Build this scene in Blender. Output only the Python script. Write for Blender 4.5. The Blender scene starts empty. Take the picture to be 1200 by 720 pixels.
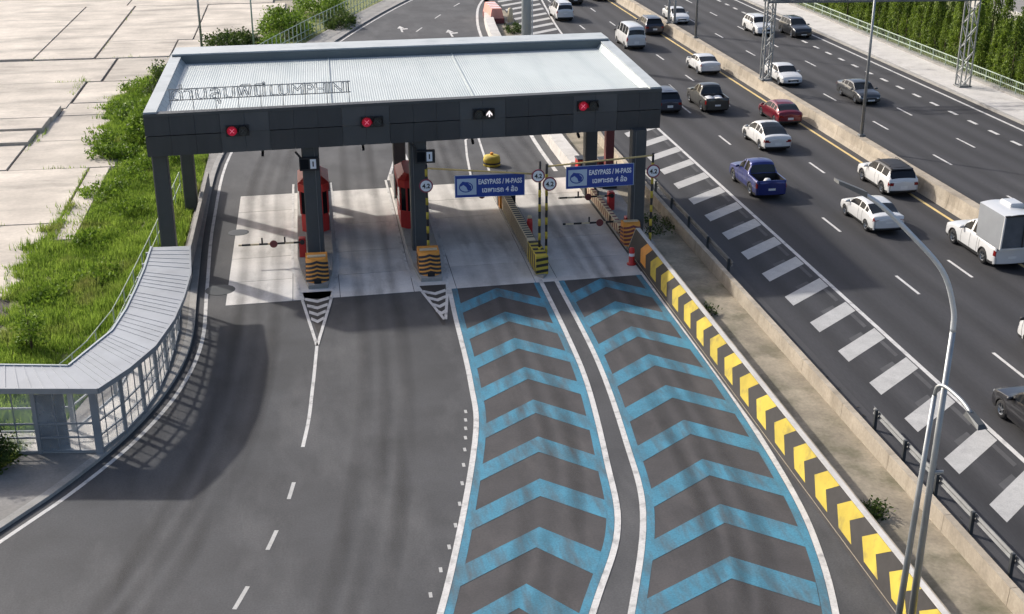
import bpy, math, random
import numpy as np
from mathutils import Vector, Matrix

random.seed(7)
RNG = np.random.default_rng(11)
SC = bpy.context.scene
COL = SC.collection
R = math.radians

# ---------------------------------------------------------------- camera
cam_data = bpy.data.cameras.new('camera')
cam_data.sensor_width = 36.0
cam_data.lens = 1501.6 / 1200.0 * 36.0
cam_data.clip_start = 0.1
cam_data.clip_end = 6000.0
cam = bpy.data.objects.new('camera', cam_data)
COL.objects.link(cam)
cam.matrix_world = Matrix(((0.987959, 0.060071, -0.142577, 0.0),
                           (-0.154677, 0.363050, -0.918842, 0.0),
                           (-0.003433, 0.929831, 0.367970, 21.3234),
                           (0, 0, 0, 1)))
SC.camera = cam

# ---------------------------------------------------------------- sky, sun, exposure
SUN_EL = R(33.0)
SUN_AZ = R(-45.0)                     # seen from above, from +Y towards +X
world = bpy.data.worlds.new('World')
SC.world = world
world.use_nodes = True
wn = world.node_tree
wn.nodes.clear()
wo = wn.nodes.new('ShaderNodeOutputWorld')
wb = wn.nodes.new('ShaderNodeBackground')
ws = wn.nodes.new('ShaderNodeTexSky')
ws.sky_type = 'NISHITA'
ws.sun_disc = False
ws.sun_elevation = SUN_EL
ws.sun_rotation = SUN_AZ
ws.air_density = 0.8
ws.dust_density = 4.0
ws.ozone_density = 1.0
wb.inputs['Strength'].default_value = 0.15
wn.links.new(ws.outputs['Color'], wb.inputs['Color'])
wn.links.new(wb.outputs['Background'], wo.inputs['Surface'])

sun_data = bpy.data.lights.new('sun', 'SUN')
sun_data.energy = 3.1
sun_data.angle = R(1.6)
sun_data.color = (1.0, 0.955, 0.89)
sun = bpy.data.objects.new('sun', sun_data)
COL.objects.link(sun)
sd = Vector((math.sin(SUN_AZ) * math.cos(SUN_EL), math.cos(SUN_AZ) * math.cos(SUN_EL), math.sin(SUN_EL)))
sun.rotation_euler = sd.to_track_quat('Z', 'Y').to_euler()
sun.location = sd * 60

SC.view_settings.view_transform = 'Standard'
SC.view_settings.look = 'None'
SC.view_settings.gamma = 1.0
SC.view_settings.use_curve_mapping = False
SC.view_settings.exposure = 0.40

# ---------------------------------------------------------------- materials
def nmat(name):
    m = bpy.data.materials.new(name)
    m.use_nodes = True
    nt = m.node_tree
    b = nt.nodes['Principled BSDF']
    return m, nt, b

def setin(b, key, val):
    if key in b.inputs:
        b.inputs[key].default_value = val

def mat(name, c, rough=0.7, var=0.12, scale=3.0, metal=0.0, bump=0.0, bscale=40.0, c2=None,
        fine=0.0, fscale=60.0, rnd=0.0, coat=0.0, emis=None, estr=1.0, stretch=(1, 1, 1), spec=0.5, trans=False,
        c3=None, c3lo=0.55, c3hi=0.7, c3scale=0.6, c3stretch=(1, 1, 1), tracks=None):
    """Base colour broken up by noise in object space: large patches, fine grain, per-object variation, stains."""
    m, nt, b = nmat(name)
    N, Lk = nt.nodes, nt.links
    setin(b, 'Roughness', rough)
    setin(b, 'Metallic', metal)
    setin(b, 'Specular IOR Level', spec)
    setin(b, 'Coat Weight', coat)
    setin(b, 'Coat Roughness', 0.06)
    geo = N.new('ShaderNodeNewGeometry')
    mp = N.new('ShaderNodeMapping')
    mp.inputs['Scale'].default_value = stretch
    Lk.new(geo.outputs['Position'], mp.inputs['Vector'])
    def noise(sc, det=4.0, vec=None):
        n = N.new('ShaderNodeTexNoise')
        n.inputs['Scale'].default_value = sc
        n.inputs['Detail'].default_value = det
        n.inputs['Roughness'].default_value = 0.6
        Lk.new((vec or mp).outputs['Vector'], n.inputs['Vector'])
        return n
    lo = tuple(x * (1 - var) for x in c)
    hi = tuple(min(1, x * (1 + var)) for x in (c2 or c))
    n1 = noise(scale)
    r1 = N.new('ShaderNodeValToRGB')
    r1.color_ramp.elements[0].position = 0.32
    r1.color_ramp.elements[1].position = 0.68
    r1.color_ramp.elements[0].color = (*lo, 1)
    r1.color_ramp.elements[1].color = (*hi, 1)
    Lk.new(n1.outputs['Fac'], r1.inputs['Fac'])
    out = r1.outputs['Color']
    if c3 is not None:
        mp3 = N.new('ShaderNodeMapping')
        mp3.inputs['Scale'].default_value = c3stretch
        Lk.new(geo.outputs['Position'], mp3.inputs['Vector'])
        n3 = noise(c3scale, 6.0, mp3)
        r3 = N.new('ShaderNodeMapRange')
        r3.inputs['From Min'].default_value = c3lo
        r3.inputs['From Max'].default_value = c3hi
        Lk.new(n3.outputs['Fac'], r3.inputs['Value'])
        mx = N.new('ShaderNodeMixRGB')
        mx.inputs['Color2'].default_value = (*c3, 1)
        Lk.new(r3.outputs['Result'], mx.inputs['Fac'])
        Lk.new(out, mx.inputs['Color1'])
        out = mx.outputs['Color']
    if fine > 0:
        n2 = noise(fscale, 2.0)
        mr = N.new('ShaderNodeMapRange')
        mr.inputs['From Min'].default_value = 0.25
        mr.inputs['From Max'].default_value = 0.75
        mr.inputs['To Min'].default_value = 1 - fine
        mr.inputs['To Max'].default_value = 1 + fine
        Lk.new(n2.outputs['Fac'], mr.inputs['Value'])
        mm = N.new('ShaderNodeVectorMath')
        mm.operation = 'SCALE'
        Lk.new(out, mm.inputs[0])
        Lk.new(mr.outputs['Result'], mm.inputs['Scale'])
        out = mm.outputs['Vector']
    if tracks:
        # darker wheel paths worn along the lanes, broken up by noise
        sx = N.new('ShaderNodeSeparateXYZ'); Lk.new(geo.outputs['Position'], sx.inputs[0])
        a_ = N.new('ShaderNodeMath'); a_.operation = 'MULTIPLY_ADD'
        a_.inputs[1].default_value = 2 * math.pi / tracks[1]; a_.inputs[2].default_value = -tracks[0] * 2 * math.pi / tracks[1]
        Lk.new(sx.outputs['X'], a_.inputs[0])
        c_ = N.new('ShaderNodeMath'); c_.operation = 'COSINE'; Lk.new(a_.outputs[0], c_.inputs[0])
        mpt = N.new('ShaderNodeMapping'); mpt.inputs['Scale'].default_value = (0.8, 0.05, 1)
        Lk.new(geo.outputs['Position'], mpt.inputs['Vector'])
        nt_ = noise(1.0, 4.0, mpt)
        ml = N.new('ShaderNodeMath'); ml.operation = 'MULTIPLY'
        Lk.new(c_.outputs[0], ml.inputs[0]); Lk.new(nt_.outputs['Fac'], ml.inputs[1])
        mr = N.new('ShaderNodeMapRange')
        mr.inputs['From Min'].default_value = -0.5; mr.inputs['From Max'].default_value = 0.6
        mr.inputs['To Min'].default_value = 1 + tracks[2] * .6; mr.inputs['To Max'].default_value = 1 - tracks[2]
        Lk.new(ml.outputs[0], mr.inputs['Value'])
        mm = N.new('ShaderNodeVectorMath'); mm.operation = 'SCALE'
        Lk.new(out, mm.inputs[0]); Lk.new(mr.outputs['Result'], mm.inputs['Scale'])
        out = mm.outputs['Vector']
    if rnd > 0:
        oi = N.new('ShaderNodeObjectInfo')
        mr = N.new('ShaderNodeMapRange')
        mr.inputs['To Min'].default_value = 1 - rnd
        mr.inputs['To Max'].default_value = 1 + rnd
        Lk.new(oi.outputs['Random'], mr.inputs['Value'])
        mm = N.new('ShaderNodeVectorMath')
        mm.operation = 'SCALE'
        Lk.new(out, mm.inputs[0])
        Lk.new(mr.outputs['Result'], mm.inputs['Scale'])
        out = mm.outputs['Vector']
    Lk.new(out, b.inputs['Base Color'])
    if bump > 0:
        nb = noise(bscale, 3.0)
        bp = N.new('ShaderNodeBump')
        bp.inputs['Strength'].default_value = bump
        bp.inputs['Distance'].default_value = 0.02
        Lk.new(nb.outputs['Fac'], bp.inputs['Height'])
        Lk.new(bp.outputs['Normal'], b.inputs['Normal'])
    if emis:
        setin(b, 'Emission Color', (*emis, 1))
        setin(b, 'Emission Strength', estr)
    return m

def leafmat(name, c, c2, rough=0.55, tr=0.35, dry=None):
    m, nt, b = nmat(name)
    N, Lk = nt.nodes, nt.links
    geo = N.new('ShaderNodeNewGeometry')
    n = N.new('ShaderNodeTexNoise')
    n.inputs['Scale'].default_value = 0.55
    n.inputs['Detail'].default_value = 5
    Lk.new(geo.outputs['Position'], n.inputs['Vector'])
    ad = N.new('ShaderNodeMath'); ad.operation = 'MULTIPLY_ADD'
    ad.inputs[1].default_value = 0.55
    Lk.new(geo.outputs['Random Per Island'], ad.inputs[0])
    sb = N.new('ShaderNodeMath'); sb.operation = 'SUBTRACT'; sb.inputs[1].default_value = 0.27
    Lk.new(n.outputs['Fac'], sb.inputs[0])
    Lk.new(sb.outputs[0], ad.inputs[2])
    r = N.new('ShaderNodeValToRGB')
    r.color_ramp.elements[0].position = 0.2
    r.color_ramp.elements[1].position = 0.8
    r.color_ramp.elements[0].color = (*c, 1)
    r.color_ramp.elements[1].color = (*c2, 1)
    Lk.new(ad.outputs[0], r.inputs['Fac'])
    col_ = r.outputs['Color']
    if dry:
        nd = N.new('ShaderNodeTexNoise'); nd.inputs['Scale'].default_value = 0.33; nd.inputs['Detail'].default_value = 7
        Lk.new(geo.outputs['Position'], nd.inputs['Vector'])
        md = N.new('ShaderNodeMapRange'); md.inputs['From Min'].default_value = .54; md.inputs['From Max'].default_value = .72; md.inputs['To Max'].default_value = .75
        Lk.new(nd.outputs['Fac'], md.inputs['Value'])
        mxd = N.new('ShaderNodeMixRGB'); mxd.inputs['Color2'].default_value = (*dry, 1)
        Lk.new(md.outputs['Result'], mxd.inputs['Fac']); Lk.new(col_, mxd.inputs['Color1'])
        col_ = mxd.outputs['Color']
    Lk.new(col_, b.inputs['Base Color'])
    setin(b, 'Roughness', rough)
    setin(b, 'Specular IOR Level', 0.25)
    tl = N.new('ShaderNodeBsdfTranslucent')
    Lk.new(col_, tl.inputs['Color'])
    mx = N.new('ShaderNodeMixShader'); mx.inputs[0].default_value = tr
    Lk.new(b.outputs[0], mx.inputs[1]); Lk.new(tl.outputs[0], mx.inputs[2])
    Lk.new(mx.outputs[0], N['Material Output'].inputs['Surface'])
    return m

def glassmat(name, tint=(0.75, 0.8, 0.82), mixf=0.72, rough=0.12):
    """thin see-through sheet: mostly transparent, partly glossy and dusty"""
    m, nt, b = nmat(name)
    N, Lk = nt.nodes, nt.links
    setin(b, 'Base Color', (*tint, 1)); setin(b, 'Roughness', rough)
    t = N.new('ShaderNodeBsdfTransparent')
    mx = N.new('ShaderNodeMixShader')
    geo = N.new('ShaderNodeNewGeometry')
    n = N.new('ShaderNodeTexNoise'); n.inputs['Scale'].default_value = 1.4; n.inputs['Detail'].default_value = 6
    Lk.new(geo.outputs['Position'], n.inputs['Vector'])
    mr = N.new('ShaderNodeMapRange')
    mr.inputs['From Min'].default_value = 0.3; mr.inputs['From Max'].default_value = 0.7
    mr.inputs['To Min'].default_value = mixf - 0.12; mr.inputs['To Max'].default_value = mixf + 0.1
    Lk.new(n.outputs['Fac'], mr.inputs['Value'])
    Lk.new(mr.outputs['Result'], mx.inputs[0])
    Lk.new(b.outputs[0], mx.inputs[1]); Lk.new(t.outputs[0], mx.inputs[2])
    Lk.new(mx.outputs[0], N['Material Output'].inputs['Surface'])
    return m

M = {}
M['ground'] = mat('ground', (0.30, 0.27, 0.21), 0.95, 0.2, 0.15, fine=0.15, fscale=3, c3=(0.16, 0.17, 0.08), c3scale=0.05)
M['asphalt_hw'] = mat('asphalt_highway', (0.034, 0.034, 0.037), 0.85, 0.12, 0.35, fine=0.16, fscale=22, bump=0.25, bscale=55,
                      stretch=(1, 0.12, 1), tracks=(24.5, 1.75, 0.30), c3=(0.049, 0.048, 0.050), c3scale=0.9, c3stretch=(1, 0.06, 1), c3lo=0.5, c3hi=0.75)
M['asphalt_plaza'] = mat('asphalt_plaza', (0.054, 0.055, 0.058), 0.82, 0.22, 0.3, fine=0.22, fscale=16, bump=0.25, bscale=50,
                         c3=(0.092, 0.092, 0.094), c3scale=0.45, c3lo=0.48, c3hi=0.72, c3stretch=(1, 0.35, 1))
M['asphalt_shoulder'] = mat('asphalt_shoulder', (0.052, 0.051, 0.053), 0.85, 0.12, 0.5, fine=0.15, fscale=20, bump=0.25)
M['asphalt_brown'] = mat('asphalt_brown', (0.054, 0.051, 0.052), 0.85, 0.16, 0.6, fine=0.16, fscale=14, bump=0.25,
                         c3=(0.082, 0.076, 0.075), c3scale=0.8, c3stretch=(1, 0.4, 1), c3lo=0.5, c3hi=0.75)
M['concrete'] = mat('concrete_slab', (0.56, 0.54, 0.51), 0.88, 0.14, 0.5, fine=0.08, fscale=12, bump=0.12, rnd=0.07,
                    c3=(0.27, 0.255, 0.235), c3scale=0.7, c3stretch=(1.0, 0.22, 1), c3lo=0.53, c3hi=0.78)
M['concrete_lot'] = mat('concrete_lot', (0.50, 0.45, 0.385), 0.9, 0.20, 0.22, fine=0.08, fscale=4, bump=0.1, rnd=0.10,
                        c3=(0.20, 0.185, 0.16), c3scale=0.42, c3stretch=(0.25, 1.0, 1), c3lo=0.50, c3hi=0.78)
M['lot_joint'] = mat('lot_joint', (0.07, 0.06, 0.05), 0.95, 0.2, 1.0)
M['concrete_wall'] = mat('concrete_wall', (0.37, 0.32, 0.25), 0.9, 0.18, 0.8, fine=0.12, fscale=9, bump=0.2, rnd=0.06,
                         c3=(0.17, 0.14, 0.10), c3scale=0.8, c3stretch=(1, 1, 0.2), c3lo=0.52, c3hi=0.8)
M['concrete_white'] = mat('concrete_white', (0.52, 0.50, 0.47), 0.88, 0.10, 0.6, fine=0.08, fscale=9, bump=0.12,
                          c3=(0.33, 0.31, 0.28), c3scale=0.9, c3lo=0.54, c3hi=0.8)
M['kerb'] = mat('kerb_concrete', (0.30, 0.29, 0.27), 0.9, 0.15, 1.1, fine=0.12, fscale=14, bump=0.2, rnd=0.08)
M['pavement'] = mat('pavement', (0.22, 0.21, 0.195), 0.9, 0.14, 1.0, fine=0.12, fscale=10, bump=0.2, rnd=0.06)
M['dirt'] = mat('dirt', (0.29, 0.25, 0.185), 0.97, 0.22, 0.7, fine=0.16, fscale=8, bump=0.6, bscale=14,
                c3=(0.13, 0.12, 0.075), c3scale=0.55, c3lo=0.47, c3hi=0.7)
M['soil'] = mat('soil', (0.15, 0.17, 0.05), 0.97, 0.25, 0.7, fine=0.2, fscale=8, bump=0.5, bscale=14)
M['white_paint'] = mat('white_paint', (0.54, 0.53, 0.51), 0.8, 0.10, 1.5, fine=0.12, fscale=16,
                       c3=(0.22, 0.215, 0.21), c3scale=2.2, c3lo=0.52, c3hi=0.76)
M['white_bar'] = mat('worn_white_paint', (0.42, 0.415, 0.40), 0.8, 0.10, 1.2, fine=0.16, fscale=20,
                     c3=(0.30, 0.295, 0.29), c3scale=2.6, c3lo=0.5, c3hi=0.9)
M['yellow_line'] = mat('yellow_line_paint', (0.60, 0.45, 0.19), 0.8, 0.12, 1.4, fine=0.1, fscale=16)
M['ghost_paint'] = mat('faded_paint', (0.068, 0.068, 0.070), 0.85, 0.2, 1.0, fine=0.15)
M['blue_paint'] = mat('blue_road_paint', (0.050, 0.20, 0.29), 0.82, 0.16, 0.9, fine=0.20, fscale=16,
                      c3=(0.070, 0.105, 0.125), c3scale=1.3, c3stretch=(1.6, 0.3, 1), c3lo=0.44, c3hi=0.70)
M['black_paint'] = mat('black_paint', (0.028, 0.025, 0.024), 0.7, 0.2, 2.0, fine=0.15)
M['yellow_paint'] = mat('yellow_wall_paint', (0.50, 0.38, 0.045), 0.75, 0.12, 1.2, fine=0.10, c3=(0.16, 0.13, 0.06), c3scale=1.5, c3lo=0.53, c3hi=0.8, rnd=0.12)
M['orange_paint'] = mat('orange_paint', (0.74, 0.30, 0.045), 0.65, 0.12, 2.0, fine=0.08)
M['cream_paint'] = mat('cream_paint', (0.60, 0.50, 0.33), 0.7, 0.12, 2.0)
M['steel_grey'] = mat('dark_grey_steel', (0.072, 0.077, 0.079), 0.55, 0.10, 0.8, fine=0.06, metal=0.2)
M['fascia'] = mat('fascia_panel', (0.056, 0.059, 0.062), 0.55, 0.10, 0.6, fine=0.05, metal=0.1, rnd=0.025, c3=(0.072, 0.075, 0.078), c3scale=1.3, c3stretch=(1, 1, 0.12), c3lo=0.52, c3hi=0.8)
M['fascia_light'] = mat('fascia_light_panel', (0.085, 0.090, 0.094), 0.5, 0.10, 0.6, fine=0.05, metal=0.1, rnd=0.04)
M['roof_sheet'] = mat('roof_sheet', (0.48, 0.52, 0.51), 0.5, 0.05, 0.3, fine=0.04, metal=0.05, rnd=0.04,
                      c3=(0.37, 0.42, 0.42), c3scale=0.9, c3stretch=(1, 0.12, 1), c3lo=0.50, c3hi=0.8)
M['coping'] = mat('pale_coping', (0.46, 0.49, 0.49), 0.5, 0.05, 0.5, metal=0.05, c3=(0.33, 0.36, 0.36), c3scale=0.8, c3lo=0.5, c3hi=0.8)
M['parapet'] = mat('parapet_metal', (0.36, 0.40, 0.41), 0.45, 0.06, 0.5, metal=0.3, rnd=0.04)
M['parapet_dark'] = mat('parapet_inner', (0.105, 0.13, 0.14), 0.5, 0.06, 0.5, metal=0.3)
M['galv'] = mat('galvanised_steel', (0.33, 0.345, 0.35), 0.5, 0.12, 2.0, metal=0.7)
M['galv_dull'] = mat('dull_galvanised_steel', (0.19, 0.195, 0.195), 0.7, 0.14, 2.0, metal=0.5)
M['pole_white'] = mat('pale_pole_paint', (0.55, 0.57, 0.58), 0.45, 0.08, 2.0, metal=0.2)
M['red'] = mat('red_paint', (0.50, 0.026, 0.022), 0.45, 0.10, 1.5, fine=0.05)
M['red_brown'] = mat('red_brown_paint', (0.16, 0.035, 0.035), 0.55, 0.15, 1.5)
M['salmon'] = mat('faded_red_plastic', (0.62, 0.27, 0.21), 0.6, 0.12, 1.5)
M['black'] = mat('black_plastic', (0.014, 0.014, 0.016), 0.45, 0.1, 2.0)
M['dark_glass'] = mat('dark_glass', (0.010, 0.012, 0.015), 0.10, 0.05, 2.0, spec=0.08)
M['rear_glass'] = mat('tinted_glass', (0.014, 0.017, 0.020), 0.06, 0.05, 2.0, spec=0.35)
M['white_metal'] = mat('white_metal', (0.70, 0.70, 0.69), 0.5, 0.06, 1.5)
M['sign_blue'] = mat('sign_blue', (0.014, 0.050, 0.29), 0.45, 0.06, 1.2)
M['sign_white'] = mat('sign_white', (0.78, 0.80, 0.82), 0.5, 0.04, 1.2)
M['sign_pale'] = mat('sign_pale_blue', (0.42, 0.52, 0.64), 0.5, 0.05, 1.2)
M['sign_red'] = mat('sign_red_ring', (0.24, 0.05, 0.08), 0.5, 0.05, 1.2)
M['lamp_red'] = mat('lit_red_lamp', (0.5, 0.01, 0.04), 0.4, 0.05, 2.0, emis=(1.0, 0.01, 0.08), estr=0.10)
M['lamp_pink'] = mat('lit_symbol', (0.8, 0.4, 0.45), 0.4, 0.05, 2.0, emis=(1.0, 0.22, 0.34), estr=0.30)
M['lamp_white'] = mat('lit_arrow', (0.8, 0.8, 0.8), 0.4, 0.05, 2.0, emis=(1.0, 0.86, 0.84), estr=0.8)
M['lamp_off'] = mat('unlit_lamp', (0.035, 0.04, 0.04), 0.3, 0.1, 2.0)
M['lamp_ring'] = mat('unlit_lamp_symbol', (0.10, 0.105, 0.105), 0.4, 0.1, 2.0)
M['shelter_roof'] = mat('shelter_roof', (0.31, 0.33, 0.355), 0.5, 0.07, 0.6, metal=0.15, rnd=0.04,
                        c3=(0.25, 0.265, 0.28), c3scale=0.9, c3lo=0.48, c3hi=0.8)
M['shelter_frame'] = mat('shelter_frame', (0.30, 0.32, 0.34), 0.5, 0.08, 1.5, metal=0.4)
def film_mat(name, c, a):
    """thin worn film (rubber, oil) that fades out towards the ribbon's edges"""
    m, nt, b = nmat(name)
    N, Lk = nt.nodes, nt.links
    setin(b, 'Base Color', (*c, 1)); setin(b, 'Roughness', 0.75)
    uv = N.new('ShaderNodeUVMap'); sx = N.new('ShaderNodeSeparateXYZ'); Lk.new(uv.outputs['UV'], sx.inputs[0])
    s1 = N.new('ShaderNodeMath'); s1.operation = 'MULTIPLY'; s1.inputs[1].default_value = math.pi
    Lk.new(sx.outputs['X'], s1.inputs[0])
    s2 = N.new('ShaderNodeMath'); s2.operation = 'SINE'; Lk.new(s1.outputs[0], s2.inputs[0])
    geo = N.new('ShaderNodeNewGeometry'); mp = N.new('ShaderNodeMapping'); mp.inputs['Scale'].default_value = (0.9, 0.035, 1)
    Lk.new(geo.outputs['Position'], mp.inputs['Vector'])
    n = N.new('ShaderNodeTexNoise'); n.inputs['Scale'].default_value = 1.2; n.inputs['Detail'].default_value = 6
    Lk.new(mp.outputs['Vector'], n.inputs['Vector'])
    mr = N.new('ShaderNodeMapRange'); mr.inputs['From Min'].default_value = .3; mr.inputs['From Max'].default_value = .72; mr.inputs['To Max'].default_value = a
    Lk.new(n.outputs['Fac'], mr.inputs['Value'])
    ml = N.new('ShaderNodeMath'); ml.operation = 'MULTIPLY'; Lk.new(s2.outputs[0], ml.inputs[0]); Lk.new(mr.outputs['Result'], ml.inputs[1])
    t = N.new('ShaderNodeBsdfTransparent'); mx = N.new('ShaderNodeMixShader')
    Lk.new(ml.outputs[0], mx.inputs[0]); Lk.new(t.outputs[0], mx.inputs[1]); Lk.new(b.outputs[0], mx.inputs[2])
    Lk.new(mx.outputs[0], N['Material Output'].inputs['Surface'])
    return m
M['tyre_film'] = film_mat('tyre_film', (0.030, 0.029, 0.028), 0.36)
M['oil_film'] = film_mat('oil_film', (0.018, 0.017, 0.016), 0.30)
M['tar'] = mat('sealing_tar', (0.016, 0.016, 0.017), 0.6, 0.2, 3.0)
M['panel_glass'] = glassmat('panel_glass')
M['letter'] = mat('letter_steel', (0.22, 0.235, 0.25), 0.5, 0.08, 2.0, metal=0.4)
M['fence_green'] = mat('fence_pale_green', (0.36, 0.43, 0.35), 0.6, 0.12, 2.0)
M['bark'] = mat('bark', (0.10, 0.075, 0.05), 0.95, 0.25, 3.0, bump=0.5)
M['leaf_tree'] = leafmat('leaf_tree', (0.034, 0.070, 0.008), (0.235, 0.325, 0.038))
M['leaf_bush'] = leafmat('leaf_bush', (0.055, 0.110, 0.010), (0.25, 0.37, 0.045))
M['leaf_dark'] = leafmat('leaf_dark', (0.026, 0.048, 0.012), (0.10, 0.15, 0.03))
M['grass'] = leafmat('grass_blade', (0.095, 0.175, 0.016), (0.34, 0.46, 0.075), 0.6, 0.45, dry=(0.30, 0.29, 0.10))
M['litter'] = mat('leaf_litter', (0.055, 0.048, 0.04), 0.95, 0.4, 5.0, rnd=0.2)
M['litter_pale'] = mat('pale_litter', (0.32, 0.30, 0.28), 0.95, 0.4, 5.0)
M['tyre'] = mat('tyre_rubber', (0.013, 0.013, 0.014), 0.8, 0.15, 4.0)
M['rim'] = mat('alloy_rim', (0.34, 0.35, 0.36), 0.35, 0.1, 4.0, metal=0.7)
M['underbody'] = mat('underbody', (0.010, 0.010, 0.011), 0.9, 0.1, 3.0)
M['trim'] = mat('black_trim', (0.020, 0.020, 0.022), 0.55, 0.1, 3.0)
M['taillight'] = mat('tail_lamp', (0.22, 0.012, 0.012), 0.15, 0.1, 5.0)
M['headlight'] = mat('head_lamp', (0.45, 0.47, 0.49), 0.12, 0.08, 5.0, metal=0.3)
M['plate'] = mat('number_plate', (0.70, 0.70, 0.68), 0.5, 0.05, 3.0)
M['box_side'] = mat('silver_box_side', (0.27, 0.285, 0.30), 0.55, 0.06, 1.2, fine=0.04, metal=0.2)
M['mesh_grey'] = mat('grey_mesh', (0.085, 0.095, 0.11), 0.7, 0.15, 2.0)

def paint(name, c, metal=0.0, rough=0.28):
    return mat(name, c, rough, 0.03, 1.5, metal=metal, coat=0.6, fine=0.02, fscale=30)
PAINT = {
    'white': paint('white_car_paint', (0.62, 0.62, 0.61)),
    'pearl': paint('pearl_car_paint', (0.57, 0.575, 0.57)),
    'black': paint('black_car_paint', (0.012, 0.012, 0.015)),
    'blue': paint('blue_car_paint', (0.022, 0.034, 0.175), 0.35),
    'red': paint('red_car_paint', (0.155, 0.008, 0.020), 0.25),
    'grey': paint('grey_car_paint', (0.060, 0.062, 0.056), 0.4),
    'slate': paint('slate_car_paint', (0.042, 0.047, 0.068), 0.4),
    'silver': paint('silver_car_paint', (0.085, 0.09, 0.095), 0.5),
    'charcoal': paint('charcoal_car_paint', (0.030, 0.032, 0.035), 0.3),
}

# ---------------------------------------------------------------- helpers
class MB:
    """collects faces, builds ONE mesh object"""
    def __init__(s):
        s.v = []; s.f = []
    def add(s, vs, fs):
        o = len(s.v)
        s.v.extend([tuple(map(float, p)) for p in vs])
        s.f.extend([tuple(o + i for i in f) for f in fs])
        return s
    def box(s, x0, x1, y0, y1, z0, z1):
        vs = [(x, y, z) for z in (z0, z1) for y in (y0, y1) for x in (x0, x1)]
        return s.add(vs, [(0, 2, 3, 1), (4, 5, 7, 6), (0, 1, 5, 4), (2, 6, 7, 3), (0, 4, 6, 2), (1, 3, 7, 5)])
    def bbox(s, x0, x1, y0, y1, z0, z1, b=0.02):
        """box with chamfered top edges"""
        vs = [(x0, y0, z0), (x1, y0, z0), (x1, y1, z0), (x0, y1, z0),
              (x0, y0, z1 - b), (x1, y0, z1 - b), (x1, y1, z1 - b), (x0, y1, z1 - b),
              (x0 + b, y0 + b, z1), (x1 - b, y0 + b, z1), (x1 - b, y1 - b, z1), (x0 + b, y1 - b, z1)]
        fs = [(0, 3, 2, 1)]
        for i in range(4):
            j = (i + 1) % 4
            fs += [(i, j, 4 + j, 4 + i), (4 + i, 4 + j, 8 + j, 8 + i)]
        fs.append((8, 9, 10, 11))
        return s.add(vs, fs)
    def prism(s, poly, z0, z1):
        n = len(poly)
        a = sum(poly[i][0] * poly[(i + 1) % n][1] - poly[(i + 1) % n][0] * poly[i][1] for i in range(n))
        if a < 0: poly = poly[::-1]
        vs = [(p[0], p[1], z0) for p in poly] + [(p[0], p[1], z1) for p in poly]
        fs = [tuple(range(n - 1, -1, -1)), tuple(range(n, 2 * n))]
        for i in range(n):
            j = (i + 1) % n
            fs.append((i, j, n + j, n + i))
        return s.add(vs, fs)
    def sheet(s, poly, z):
        n = len(poly)
        a = sum(poly[i][0] * poly[(i + 1) % n][1] - poly[(i + 1) % n][0] * poly[i][1] for i in range(n))
        if a < 0: poly = poly[::-1]
        return s.add([(p[0], p[1], z) for p in poly], [tuple(range(n))])
    def ribbon(s, left, right, z):
        n = len(left)
        vs = [(p[0], p[1], z) for p in left] + [(p[0], p[1], z) for p in right]
        return s.add(vs, [(i, n + i, n + i + 1, i + 1) for i in range(n - 1)])
    def bar(s, p, q, w, h=None, up=(0, 0, 1)):
        """rectangular bar from p to q"""
        h = h or w
        p = Vector(p); q = Vector(q); d = (q - p).normalized()
        u = Vector(up)
        if abs(d.dot(u)) > 0.99: u = Vector((0, 1, 0))
        a = d.cross(u).normalized() * (w / 2); b = a.cross(d).normalized() * (h / 2)
        vs = [p - a - b, p + a - b, p + a + b, p - a + b, q - a - b, q + a - b, q + a + b, q - a + b]
        return s.add(vs, [(0, 1, 2, 3), (7, 6, 5, 4), (0, 4, 5, 1), (1, 5, 6, 2), (2, 6, 7, 3), (3, 7, 4, 0)])
    def tube(s, pts, r, n=8, r2=None):
        pts = [Vector(p) for p in pts]
        m = len(pts); rings = []
        ref = Vector((0.13, 0.97, 0.2))
        for i in range(m):
            d = (pts[min(i + 1, m - 1)] - pts[max(i - 1, 0)]).normalized()
            a = d.cross(ref)
            if a.length < 1e-3: a = d.cross(Vector((1, 0, 0)))
            a.normalize(); b = a.cross(d)
            rr = r if r2 is None else r + (r2 - r) * i / max(1, m - 1)
            rings.append([pts[i] + (a * math.cos(2 * math.pi * k / n) + b * math.sin(2 * math.pi * k / n)) * rr for k in range(n)])
        vs = [p for ring in rings for p in ring]
        fs = []
        for i in range(m - 1):
            for k in range(n):
                k2 = (k + 1) % n
                fs.append((i * n + k, (i + 1) * n + k, (i + 1) * n + k2, i * n + k2))
        fs.append(tuple(range(n))); fs.append(tuple(range((m - 1) * n + n - 1, (m - 1) * n - 1, -1)))
        return s.add(vs, fs)
    def lathe(s, prof, axis='z', n=20, c=(0, 0, 0)):
        vs = []; m = len(prof)
        for k in range(n):
            a = 2 * math.pi * k / n
            for (r, h) in prof:
                x, y = r * math.cos(a), r * math.sin(a)
                p = (x, y, h) if axis == 'z' else ((h, x, y) if axis == 'x' else (x, h, y))
                vs.append((p[0] + c[0], p[1] + c[1], p[2] + c[2]))
        fs = []
        for k in range(n):
            k2 = (k + 1) % n
            for i in range(m - 1):
                fs.append((k * m + i, k2 * m + i, k2 * m + i + 1, k * m + i + 1))
        return s.add(vs, fs)
    def build(s, name, m, parent=None, smooth=False, loc=None):
        me = bpy.data.meshes.new(name)
        me.from_pydata(s.v, [], s.f)
        me.materials.append(M[m] if isinstance(m, str) else m)
        if smooth:
            me.polygons.foreach_set('use_smooth', [True] * len(me.polygons))
        me.update()
        o = bpy.data.objects.new(name, me)
        COL.objects.link(o)
        if parent is not None: o.parent = parent
        if loc is not None: o.location = loc
        return o

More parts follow.
